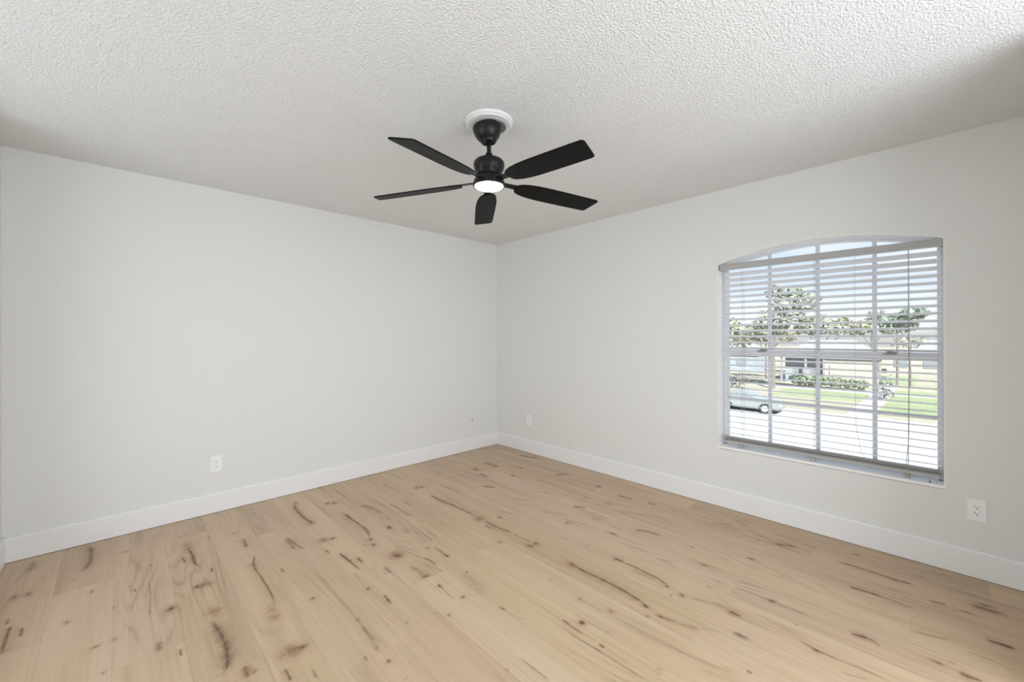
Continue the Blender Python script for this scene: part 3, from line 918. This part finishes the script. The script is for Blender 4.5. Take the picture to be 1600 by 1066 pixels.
def slat_mesh(tilt, zf):
    """zf: height of the room-side edge"""
    bm = bmesh.new()
    D = 0.050
    ca, sa = math.cos(tilt), math.sin(tilt)
    y_f = 0.060 - D / 2 * ca
    n_ = 6
    rows = []
    for i in range(n_ + 1):
        t = i / n_
        u = t * D
        crown = 0.0022 * (1 - (2 * t - 1) ** 2)
        yy = y_f + u * ca + crown * sa
        zz = zf - u * sa + crown * ca
        rows.append([bm.verts.new((SX0, yy, zz)), bm.verts.new((SX1, yy, zz)), bm.verts.new((SX1, yy + .0034 * sa, zz + .0034 * ca)), bm.verts.new((SX0, yy + .0034 * sa, zz + .0034 * ca))])
    for a, b in zip(rows, rows[1:]):
        for k in range(4):
            bm.faces.new((a[k], a[(k + 1) % 4], b[(k + 1) % 4], b[k]))
    bm.faces.new(rows[0]); bm.faces.new(rows[-1][::-1])
    bmesh.ops.recalc_face_normals(bm, faces=bm.faces[:])
    return bm
for k in range(-17, 12):
    tl = {11: 25, 10: 24, 9: 19, 8: 16}.get(k, 13)
    bobj('slat', slat_mesh(RAD(tl), 1.315 + 0.0439 * k), M_slat)
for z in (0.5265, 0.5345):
    bobj('slat', slat_mesh(RAD(2), z), M_rail)['label'] = 'stacked slat coloured in backlit grey'
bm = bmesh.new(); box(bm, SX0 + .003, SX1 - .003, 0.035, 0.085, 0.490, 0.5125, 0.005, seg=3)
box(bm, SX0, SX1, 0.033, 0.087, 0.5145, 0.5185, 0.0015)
bobj('bottom_rail', bm, M_rail)['label'] = 'bottom rail coloured in backlit grey'
for lx, r_ in ((2.742, .0011), (3.187, .0011), (3.646, .0011)):
    bm = bmesh.new()
    for yy in (0.0335, 0.0865):
        tube(bm, [(lx, yy, 1.824), (lx + .002, yy, 1.2), (lx - .004, yy, 0.52)], r_, 6)
    for k in range(-17, 12):
        z = 1.315 + 0.0439 * k
        tube(bm, [(lx, 0.0335, z - .004), (lx, 0.0865, z - .004 - 0.05 * math.sin(RAD(13)))], .0008, 5)
    bobj('ladder_cord', bm, M_cord)
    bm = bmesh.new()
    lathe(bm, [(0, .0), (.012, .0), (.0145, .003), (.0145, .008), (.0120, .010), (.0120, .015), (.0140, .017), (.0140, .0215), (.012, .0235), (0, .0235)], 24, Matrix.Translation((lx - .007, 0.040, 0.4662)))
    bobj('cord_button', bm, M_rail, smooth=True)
bm = bmesh.new(); tube(bm, [(3.647, 0.029, 1.824), (3.646, 0.028, 1.35), (3.648, 0.029, 0.95), (3.647, .029, .72), (3.640, .030, .62), (3.632, .031, .525)], .0013, 6)
bobj('lift_cord', bm, M_cord_dark)['label'] = 'dark lift cord'
bm = bmesh.new(); tube(bm, [(3.402, 0.029, 1.824), (3.401, 0.028, 1.3), (3.402, 0.028, 0.9), (3.405, .028, .75), (3.416, .028, .66), (3.430, .029, .58), (3.455, .030, .53)], .0010, 6)
bobj('tilt_cord', bm, M_cord)
bm = bmesh.new(); tube(bm, [(2.648, .030, .527), (2.668, .029, .545), (2.690, .030, .553)], .0012, 6)
bobj('cord_end', bm, M_cord)

# ------------------------------------------------------------------ ceiling fan
HX, HY = 2.153, -1.960
med = obj('ceiling_medallion', lathe(bmesh.new(), [(0, -0.0185), (0.080, -0.0185), (0.098, -0.0190), (0.104, -0.020), (0.111, -0.019), (0.113, -0.015), (0.118, -0.014), (0.1235, -0.010), (0.1245, -0.004), (0.1245, 0.0)], 72), M_trim, smooth=True)
med.location = (2.151, -1.957, H)
tag(med, 'round white ceiling medallion ring around the fan mount', 'medallion')
fan = thing('ceiling_fan', 'matte black five-blade ceiling fan with lit round lamp', 'ceiling fan', (HX, HY, H))
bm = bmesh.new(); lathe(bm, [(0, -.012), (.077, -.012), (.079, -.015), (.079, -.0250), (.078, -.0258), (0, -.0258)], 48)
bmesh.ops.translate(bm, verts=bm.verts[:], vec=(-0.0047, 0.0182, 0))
obj('grey_disc', bm, M_dark, fan)  # grey disc just above the canopy, pushed right and away from the viewer
# canopy leans a little: its top sits to the left of its foot
_ax = Vector((-0.7235, 0.6903, 0)).normalized()     # axis of lean, away from the viewer
tiltM = Matrix.Translation((0, 0, -0.106)) @ Matrix.Rotation(RAD(-7.5), 4, _ax) @ Matrix.Translation((0, 0, 0.106))
bm = bmesh.new()
lathe(bm, [(0.0, -0.0262), (0.071, -0.0262), (0.0745, -0.0272), (0.0755, -0.030), (0.0755, -0.036), (0.0740, -0.043), (0.0715, -0.055), (0.0675, -0.068), (0.061, -0.081), (0.053, -0.092), (0.045, -0.100), (0.0415, -0.104), (0.0405, -0.108), (0.038, -0.1115), (0.033, -0.1125), (0.027, -0.108), (0.018, -0.104), (0, -0.104)], 56, tiltM)
obj('canopy', bm, M_black, fan, smooth=35)
bm = bmesh.new(); lathe(bm, [(0, -0.012), (.030, -0.012), (.030, -0.028), (0, -0.028)], 32)
obj('hanger_bracket', bm, M_dark, fan)
bm = bmesh.new(); lathe(bm, [(0, -.098), (.0115, -.098), (.0115, -.19), (0, -.19)], 28)
obj('downrod', bm, M_black, fan, smooth=35)
bm = bmesh.new(); lathe(bm, [(0.0112, -.166), (.016, -.167), (.0195, -.173), (.0215, -.186), (.0245, -.195), (.0245, -.200), (0, -.2)], 32)
obj('yoke_cover', bm, M_black, fan, smooth=35)
bm = bmesh.new(); lathe(bm, [(0, -.194), (.030, -.195), (.055, -.199), (.071, -.206), (.079, -.215), (.0815, -.226), (.0800, -.240), (.075, -.256), (.068, -.270), (.064, -.278), (.0635, -.282), (.060, -.283), (.060, -.290), (0, -.29)], 64)
obj('motor_housing', bm, M_black, fan, smooth=35)
lk = obj('light_kit', lathe(bmesh.new(), [(0, -.285), (.060, -.286), (.067, -.290), (.074, -.299), (.080, -.312), (.0835, -.325), (.0845, -.335), (.0835, -.340), (.0790, -.342), (.0745, -.341), (.0722, -.338), (0, -.338)], 64), M_black, fan, smooth=35)
obj('lamp_lens', lathe(bmesh.new(), [(.0725, -.3385), (.0715, -.3425), (.065, -.3455), (.045, -.348), (.02, -.3492), (0, -.3495)], 56), M_lens, lk, smooth=35)
# blades
def blade_outline():
    pts = []
    top = [(0.152, 0.020), (0.156, 0.030), (0.165, 0.038), (0.185, 0.047), (0.215, 0.0545), (0.26, 0.0605), (0.32, 0.0635), (0.42, 0.0635), (0.52, 0.0625), (0.600, 0.0615)]
    pts += [(r, -w) for r, w in top]
    # tip: the lower corner is a touch shorter
    def corner(c, rad, a0, a1):
        return [(c[0] + rad * math.cos(RAD(a0 + (a1 - a0) * i / 6)), c[1] + rad * math.sin(RAD(a0 + (a1 - a0) * i / 6))) for i in range(7)]
    pts += corner((0.638, -0.0445), 0.016, -90, 8)
    pts += corner((0.618, 0.0445), 0.016, 8, 90)
    pts += [(r, w) for r, w in top[::-1]]
    return pts
BO = blade_outline()
Z0 = -0.322        # bracket plane at the hub
DROOP, PITCH = RAD(3.4), RAD(12.5)
first = None
PHASE = RAD(-1.0)
def blade_set(i, src):
    Mz = Matrix.Rotation(PHASE + i * 2 * math.pi / 5, 4, 'Z')
    Mb = Mz @ Matrix.Translation((0.10, 0, Z0)) @ Matrix.Rotation(DROOP, 4, 'Y') @ Matrix.Rotation(-PITCH, 4, 'X') @ Matrix.Translation((-0.10, 0, 0))
    if src is None:
        bm = bmesh.new()
        prism(bm, BO, -0.0065, 0.0, bev=0.0012)
        b = obj('blade', bm, M_blade, fan)
        sc = []
        for (sx, sy) in ((0.176, 0.0), (0.205, -0.020), (0.205, 0.020)):
            bm = bmesh.new()
            lathe(bm, [(0, -0.0075), (0.0035, -0.0078), (0.0048, -0.0085), (0.004, -0.0098), (0, -0.0102)], 16, Matrix.Translation((sx, sy, 0.0012)))
            sc.append(obj('screw', bm, M_screw, b))
        bm = bmesh.new()
        prism(bm, [(0.066, -0.018), (0.10, -0.017), (0.15, -0.019), (0.19, -0.026), (0.218, -0.028), (0.224, -0.02), (0.224, 0.02), (0.218, 0.028), (0.19, 0.026), (0.15, 0.019), (0.10, 0.017), (0.066, 0.018)], 0.0, 0.005, bev=0.001)
        br = obj('blade_bracket', bm, M_black, fan)
    else:
        b = src[0].copy(); COL.objects.link(b); b.parent = fan
        for s0 in src[2]:
            s1 = s0.copy(); COL.objects.link(s1); s1.parent = b
        sc = src[2]
        br = src[1].copy(); COL.objects.link(br); br.parent = fan
    b.matrix_basis = Mb
    br.matrix_basis = Mb
    return (b, br, sc)
for i in range(5):
    s_ = blade_set(i, first)
    if first is None:
        first = s_

# ------------------------------------------------------------------ wall plates
def wall_plate(name, label, cat, loc, rz, w, h, mplate, kind, group=None):
    t = thing(name, label, cat, loc, rz, group)
    bm = bmesh.new()
    box(bm, -w / 2, w / 2, -0.006, 0.0, -h / 2, h / 2, 0.0028, seg=3)
    obj('cover_plate', bm, mplate, t)
    if kind == 'duplex':
        bm = bmesh.new(); box(bm, -.0168, .0168, -0.0078, -0.004, -.0335, .0335, 0.001)
        rc = obj('receptacle', bm, mplate, t)
        for s in (-1, 1):
            zc = s * 0.0175
            for dx, hh in ((-.0065, .0075), (.0065, .0060)):
                bm = bmesh.new(); box(bm, dx - .0012, dx + .0012, -.0081, -.0070, zc + .002 - hh / 2 + .003, zc + .002 + hh / 2 + .003)
                obj('slot', bm, M_slot, rc)
            bm = bmesh.new(); lathe(bm, [(0, 0), (.0030, 0), (.0030, .0012), (0, .0012)], 16, Matrix.Translation((0, -.0070, zc - .0065)) @ Matrix.Rotation(RAD(90), 4, 'X'))
            obj('ground_hole', bm, M_slot, rc)
    elif kind == 'cable':
        bm = bmesh.new(); lathe(bm, [(0, 0), (.0065, 0), (.0065, .004), (.0048, .0042), (.0048, .010), (0, .010)], 18, Matrix.Translation((0.0, -.0055, -.004)) @ Matrix.Rotation(RAD(90), 4, 'X'))
        obj('cable_jack', bm, M_slot, t)
    for s in (-1, 1):
        bm = bmesh.new(); lathe(bm, [(0, 0), (.0028, 0), (.0024, .0012), (0, .0015)], 14, Matrix.Translation((0, -.0058, s * h * .41)) @ Matrix.Rotation(RAD(90), 4, 'X'))
        obj('screw', bm, mplate, t)
    return t
wall_plate('wall_outlet', 'white duplex wall outlet low on the long left wall', 'outlet', (0.0, -2.832, 0.364), RAD(90), 0.076, 0.122, M_plate, 'duplex')
wall_plate('wall_outlet', 'white duplex wall outlet on the window wall right of the window', 'outlet', (3.912, 0.0, 0.366), 0, 0.072, 0.118, M_plate, 'duplex')
wall_plate('wall_outlet', 'small white wall outlet on the window wall close to the far corner', 'outlet', (0.545, 0.0, 0.367), 0, 0.080, 0.122, M_plate, 'duplex')
wall_plate('cable_plate', 'wall-coloured cable jack plate on the left wall close to the far corner', 'wall plate', (0.0, -0.395, 0.356), RAD(90), 0.116, 0.112, M_wall, 'cable')

# ------------------------------------------------------------------ outside
ZG = -4.2
M_dry = mat('dry_grass', (0.30, 0.285, 0.22), 0.95, 0.1, noise=0.12, nscale=1.5)
M_lawn = mat('lawn_grass', (0.23, 0.27, 0.155), 0.95, 0.1, noise=0.25, nscale=0.9)
M_road = mat('pale_concrete', (0.34, 0.35, 0.355), 0.9, 0.2, noise=0.04, nscale=0.8)
M_walk = mat('sidewalk_concrete', (0.36, 0.36, 0.355), 0.9, 0.2, noise=0.04, nscale=2)
M_siding = mat('pale_blue_siding', (0.27, 0.31, 0.345), 0.8, 0.2, noise=0.03, nscale=3)
M_cream = mat('cream_stucco', (0.36, 0.345, 0.31), 0.85, 0.2, noise=0.03, nscale=3)
M_roof = mat('pale_grey_shingle', (0.24, 0.245, 0.26), 0.9, 0.2, noise=0.1, nscale=6)
M_dwin = mat('dark_window_glass', (0.20, 0.22, 0.25), 0.3, 0.5, noise=0.1, nscale=2)
M_post = mat('grey_post', (0.26, 0.27, 0.28), 0.7, 0.3, noise=0.05, nscale=8)
M_bark = mat('grey_bark', (0.17, 0.155, 0.14), 0.95, 0.1, noise=0.25, nscale=6)
M_leaf = mat('green_leaf', (0.25, 0.28, 0.21), 0.8, 0.2, noise=0.3, nscale=1.2)
M_leaf_y = mat('yellow_green_leaf', (0.30, 0.30, 0.20), 0.8, 0.2, noise=0.3, nscale=1.2)
M_leaf_d = mat('blue_green_leaf', (0.24, 0.29, 0.23), 0.8, 0.2, noise=0.3, nscale=1.2)
M_hedge = mat('hedge_leaf', (0.20, 0.25, 0.16), 0.85, 0.2, noise=0.25, nscale=1.5)
M_carp = mat('silver_green_paint', (0.25, 0.275, 0.28), 0.3, 0.5, noise=0.01, nscale=2)
M_carg = mat('car_glass', (0.20, 0.235, 0.245), 0.15, 0.5, noise=0.05, nscale=2)
M_tire = mat('black_tyre', (0.05, 0.05, 0.055), 0.8, 0.2, noise=0.1, nscale=10)
M_rim = mat('wheel_rim', (0.55, 0.56, 0.58), 0.35, 0.5, metal=0.3, noise=0.05, nscale=10)
M_red = mat('tail_lamp_red', (0.65, 0.28, 0.28), 0.3, 0.5, noise=0.05, nscale=10)

bm = bmesh.new(); box(bm, -150, 90, 6, 260, ZG - .5, ZG - .02)
struct(obj('ground', bm, M_dry))
bm = bmesh.new(); box(bm, -150, 90, 6, 33.3, ZG - .3, ZG)
struct(obj('road', bm, M_road))
bm = bmesh.new(); box(bm, -7.5, 0.2, 41.5, 47.5, ZG - .3, ZG + .005); box(bm, 0.6, 40, 35.0, 52.5, ZG - .3, ZG + .005); box(bm, -3.2, 1.6, 60, 72, ZG - .3, ZG + .005)
struct(obj('lawn', bm, M_lawn))
bm = bmesh.new(); box(bm, -150, 90, 48.2, 50.0, ZG - .3, ZG + .01); box(bm, -0.9, 0.5, 33.3, 60, ZG - .3, ZG + .012)
struct(obj('sidewalk', bm, M_walk))

def leaf_cloud(bm, blobs, count, size, seed, mat=0):
    rg = random.Random(seed)
    tot = sum(b[3] ** 2 for b in blobs)
    for (bx, by, bz, br) in blobs:
        for _ in range(int(count * br * br / tot)):
            u = rg.uniform(-1, 1); a = rg.uniform(0, 2 * math.pi); s = math.sqrt(1 - u * u)
            rr = br * rg.uniform(0.35, 1.0) ** 0.6
            p = Vector((bx + rr * s * math.cos(a), by + rr * s * math.sin(a), bz + rr * u * 0.75))
            d1 = Vector((rg.gauss(0, 1), rg.gauss(0, 1), rg.gauss(0, .6))).normalized()
            d2 = d1.cross(Vector((rg.gauss(0, 1), rg.gauss(0, 1), rg.gauss(0, 1)))).normalized()
            sz = size * rg.uniform(.6, 1.3)
            q = [p - d1 * sz, p + d2 * sz * .45, p + d1 * sz, p - d2 * sz * .45]
            f = bm.faces.new([bm.verts.new(v) for v in q])
            f.material_index = mat
    return bm
def tree(label, x, y, h, trunk_h, blobs, m_leaf, seed, count=900, size=.28, tr=.16, group='trees across the street'):
    t = thing('tree', label, 'tree', (x, y, ZG), 0, group)
    bm = bmesh.new()
    tube(bm, [(0, 0, -.1), (.05, .02, trunk_h * .5), (-.03, .0, trunk_h), (0.1, 0, trunk_h + (h - trunk_h) * .5)], tr, 8, r_end=tr * .45)
    rg = random.Random(seed + 5)
    for b in blobs[:5]:
        tube(bm, [(0, 0, trunk_h * .85), ((b[0]) * .5, b[1] * .5, (trunk_h * .85 + b[2]) * .5 + .1), (b[0] * .9, b[1] * .9, b[2])], tr * .45, 6, r_end=tr * .15)
    obj('trunk', bm, M_bark, t)
    bm = bmesh.new(); leaf_cloud(bm, blobs, count, size, seed)
    obj('foliage', bm, m_leaf, t)
    return t
tree('green broad tree with forked grey trunk before the pale blue house', -8.6, 46.5, 10.8, 5.2,
     [(0, 0, 7.2, 1.7), (1.8, .3, 7.0, 1.6), (3.6, -.3, 6.6, 1.4), (-1.8, .2, 6.2, 1.2), (1.2, 0, 8.9, 1.6), (2.8, .2, 9.0, 1.3), (4.6, 0, 6.3, 1.0), (0.2, 0, 10.2, 1.0), (2, 0, 10.0, 0.9)], M_leaf, 1, 1300, .3, .22)
tree('dark green tree with slender leaning trunk standing over the right lawn', 0.2, 60.5, 9.0, 5.5,
     [(0.0, 0, 7.2, 1.2), (1.2, 0, 7.8, 1.1), (-1.2, 0, 6.7, .8), (0.8, .2, 6.7, 1.0), (2.0, 0, 8.0, .7)], M_leaf_d, 2, 800, .3, .13)
tree('yellow-green bushy tree at the left edge of the window view', -15.4, 52.0, 8.0, 3.4,
     [(0, 0, 5.6, 1.9), (2.1, 0, 5.4, 1.7), (-1.8, 0, 5.0, 1.5), (1.0, 0, 7.0, 1.2), (3.6, .4, 5.9, 1.1)], M_leaf_y, 3, 900, .32, .15)
tree('small yellowish tree left of the pale blue house', -12.0, 57.0, 7.6, 3.6,
     [(0, 0, 5.8, 1.4), (1.4, 0, 6.2, 1.2), (-1.0, 0, 5.2, 1.0), (2.4, 0, 5.4, 1.0)], M_leaf_y, 4, 600, .28, .12)
tree('pale yellow tree behind the ridge of the pale blue house', -8.0, 66.0, 9.5, 4.5,
     [(0, 0, 7.2, 1.8), (2.4, 0, 6.8, 1.6), (4.6, 0, 6.6, 1.3), (-1.8, 0, 6.6, 1.3)], M_leaf_y, 5, 700, .32, .15)
tree('grey-green tree in the gap behind the cream garage', -3.2, 74.0, 9.6, 4.6,
     [(0, 0, 7.0, 1.6), (2.0, 0, 6.6, 1.4), (-1.6, 0, 6.3, 1.2), (0.5, 0, 8.4, 1.1)], M_leaf, 6, 600, .32, .15)
tree('bare-branched pale tree right of the cream garage', 1.4, 57.0, 6.0, 3.2,
     [(0, 0, 4.6, 1.1), (.8, 0, 5.0, .8), (-.8, 0, 4.2, .8)], M_leaf_y, 7, 130, .22, .09)

def shrub(label, x, y, blobs, m_leaf, seed, count, size, name='shrub', group='shrubs across the street'):
    t = thing(name, label, 'shrub', (x, y, ZG), 0, group)
    bm = bmesh.new()
    for k in range(5):
        a = k * 1.256 + seed
        tube(bm, [(0.1 * math.cos(a), 0.1 * math.sin(a), -.05), (.35 * math.cos(a), .35 * math.sin(a), blobs[0][2] * .8)], .03, 5, r_end=.012)
    obj('stem', bm, M_bark, t)
    bm = bmesh.new(); leaf_cloud(bm, blobs, count, size, seed)
    obj('foliage', bm, m_leaf, t)
    return t
shrub('clipped green hedge in front of the pale blue house', -6.4, 50.6, [(-.9, 0, .7, .8), (0, 0, .75, .85), (.9, 0, .7, .8), (1.8, 0, .7, .75), (2.7, 0, .65, .7), (3.6, 0, .6, .7), (4.6, 0, .6, .65)], M_hedge, 11, 1500, .16, 'hedge')
shrub('grey twiggy shrub beside the path on the right', -0.1, 52.5, [(0, 0, .8, .7), (.5, 0, .6, .5), (.1, 0, 1.3, .5)], M_leaf_d, 12, 120, .16)
shrub('small dry shrub at the lawn corner by the path', 0.1, 44.5, [(0, 0, .6, .6), (.45, 0, .45, .45), (-.2, 0, 1.0, .4)], M_bark, 13, 130, .14)
shrub('brown leafless bush on the dry verge at left', -11.2, 44.0, [(0, 0, 1.0, .8), (.6, 0, .8, .6), (-.7, 0, .6, .5)], M_bark, 14, 220, .18)

# neighbour house
hs = thing('house', 'pale blue house with grey gable roof and cream garage wing across the street', 'house', (-6, 55, ZG))
bm = bmesh.new(); box(bm, -3.4, 0.6, 0, 8, -.2, 3.0)
obj('wall', bm, M_siding, hs)
bm = bmesh.new(); box(bm, 0.6, 4.7, -0.8, 8, -.2, 3.0)
obj('garage_wall', bm, M_cream, hs)['label'] = 'cream garage wall'
bm = bmesh.new(); box(bm, 1.0, 4.2, -0.86, -0.75, 0, 2.2, .01)
for k in range(4):
    box(bm, 1.05, 4.15, -0.88, -0.85, .06 + k * .54, .54 + k * .54, .01)
obj('garage_door', bm, M_cream, hs)
bm = bmesh.new()
a = [bm.verts.new(p) for p in ((-3.9, -1.0, 2.95), (5.1, -1.0, 2.95), (5.1, 8.5, 2.95), (-3.9, 8.5, 2.95), (-1.6, 3.2, 5.0), (2.8, 3.2, 5.0))]
for f in ((0, 1, 5, 4), (2, 3, 4, 5), (1, 2, 5), (3, 0, 4), (0, 3, 2, 1)):
    bm.faces.new([a[i] for i in f])
obj('roof', bm, M_roof, hs)
for wx, wz in ((-2.0, 1.3), (-0.3, 1.5)):
    bm = bmesh.new(); box(bm, wx - .6, wx + .6, -.05, .05, wz - .55, wz + .55, .01)
    w_ = obj('window', bm, M_walk, hs)
    bm = bmesh.new()
    box(bm, wx - .52, wx - .03, -.07, -.04, wz - .48, wz + .48); box(bm, wx + .03, wx + .52, -.07, -.04, wz - .48, wz + .48)
    obj('pane', bm, M_dwin, w_)
for px_ in (-3.6, -1.2, 0.5):
    bm = bmesh.new(); box(bm, px_ - .1, px_ + .1, -0.9, -0.7, -.1, 2.98, .01)
    obj('porch_post', bm, M_post, hs)
def far_house(label, x, y, w, dpt, h, mw, name='house'):
    t = thing(name, label, 'house', (x, y, ZG), 0, 'houses farther back')
    bm = bmesh.new(); box(bm, -w / 2, w / 2, 0, dpt, -.2, h); obj('wall', bm, mw, t)
    bm = bmesh.new()
    a = [bm.verts.new(p) for p in ((-w / 2 - .4, -.4, h), (w / 2 + .4, -.4, h), (w / 2 + .4, dpt + .4, h), (-w / 2 - .4, dpt + .4, h), (-w / 2 + 2, dpt / 2, h + 2), (w / 2 - 2, dpt / 2, h + 2))]
    for f in ((0, 1, 5, 4), (2, 3, 4, 5), (1, 2, 5), (3, 0, 4), (0, 3, 2, 1)):
        bm.faces.new([a[i] for i in f])
    obj('roof', bm, M_roof, t)
    for k in range(3):
        bm = bmesh.new(); xx = -w / 2 + (k + .5) * w / 3
        box(bm, xx - .7, xx + .7, -.06, .03, .9, 2.1); obj('window', bm, M_dwin, t)
    return t
far_house('low cream house far behind the right lawn', 2.6, 78, 9, 8, 2.8, M_cream)
far_house('low pale house far off at the left edge of the view', -21, 66, 10, 8, 2.8, M_siding)

# car on the road
def car(label, x, y, rz, m_body, name='car'):
    t = thing(name, label, 'car', (x, y, ZG), rz)
    side = [(-2.25, .42), (-2.28, .70), (-2.18, .92), (-1.60, .99), (-1.05, 1.40), (-0.55, 1.47), (0.15, 1.45), (0.75, 1.05), (0.95, .98), (1.85, .86), (2.15, .72), (2.20, .45), (2.05, .28), (1.75, .26), (1.66, .48), (1.45, .64), (1.24, .66), (1.02, .60), (.86, .44), (.80, .26),
            (-.88, .26), (-.95, .46), (-1.12, .62), (-1.34, .67), (-1.55, .62), (-1.72, .46), (-1.78, .28), (-2.1, .30)]
    bm = bmesh.new()
    Mx = Matrix.Rotation(RAD(90), 4, 'X')
    prism(bm, side, -.84, .84, bev=.05, M=Mx)
    obj('body', bm, m_body, t, smooth=35)
    for s in (-1, 1):
        for pts in ([(-1.35, 1.02), (-1.0, 1.34), (-.45, 1.40), (-.42, 1.02)], [(-.36, 1.02), (-.38, 1.40), (.12, 1.38), (.60, 1.04)]):
            bm = bmesh.new(); prism(bm, pts, s * .842 - .006, s * .842 + .006, M=Mx)
            obj('side_window', bm, M_carg, t)
    for wx in (-1.34, 1.24):
        for s in (-1, 1):
            bm = bmesh.new()
            lathe(bm, [(0, -.1), (.24, -.1), (.31, -.09), (.325, -.05), (.325, .05), (.31, .09), (.24, .1), (0, .1)], 28, Matrix.Translation((wx, s * .76, .325)) @ Matrix.Rotation(RAD(90), 4, 'X'))
            w_ = obj('wheel', bm, M_tire, t, smooth=35)
            bm = bmesh.new(); lathe(bm, [(0, -.012), (.20, -.012), (.215, 0), (.20, .012), (0, .012)], 24, Matrix.Translation((wx, s * .865, .325)) @ Matrix.Rotation(RAD(90), 4, 'X'))
            obj('hubcap', bm, M_rim, w_)
    for s in (-1, 1):
        bm = bmesh.new(); box(bm, 2.06, 2.2, s * .62 - .16, s * .62 + .16, .58, .74, .02)
        obj('headlamp', bm, M_rim, t)
        bm = bmesh.new(); box(bm, -2.29, -2.15, s * .62 - .16, s * .62 + .16, .68, .88, .02)
        obj('tail_lamp', bm, M_red, t)
    return t
car('pale silver-green saloon car parked on the road across the street', -6.2, 30.6, 0.0, M_carp)
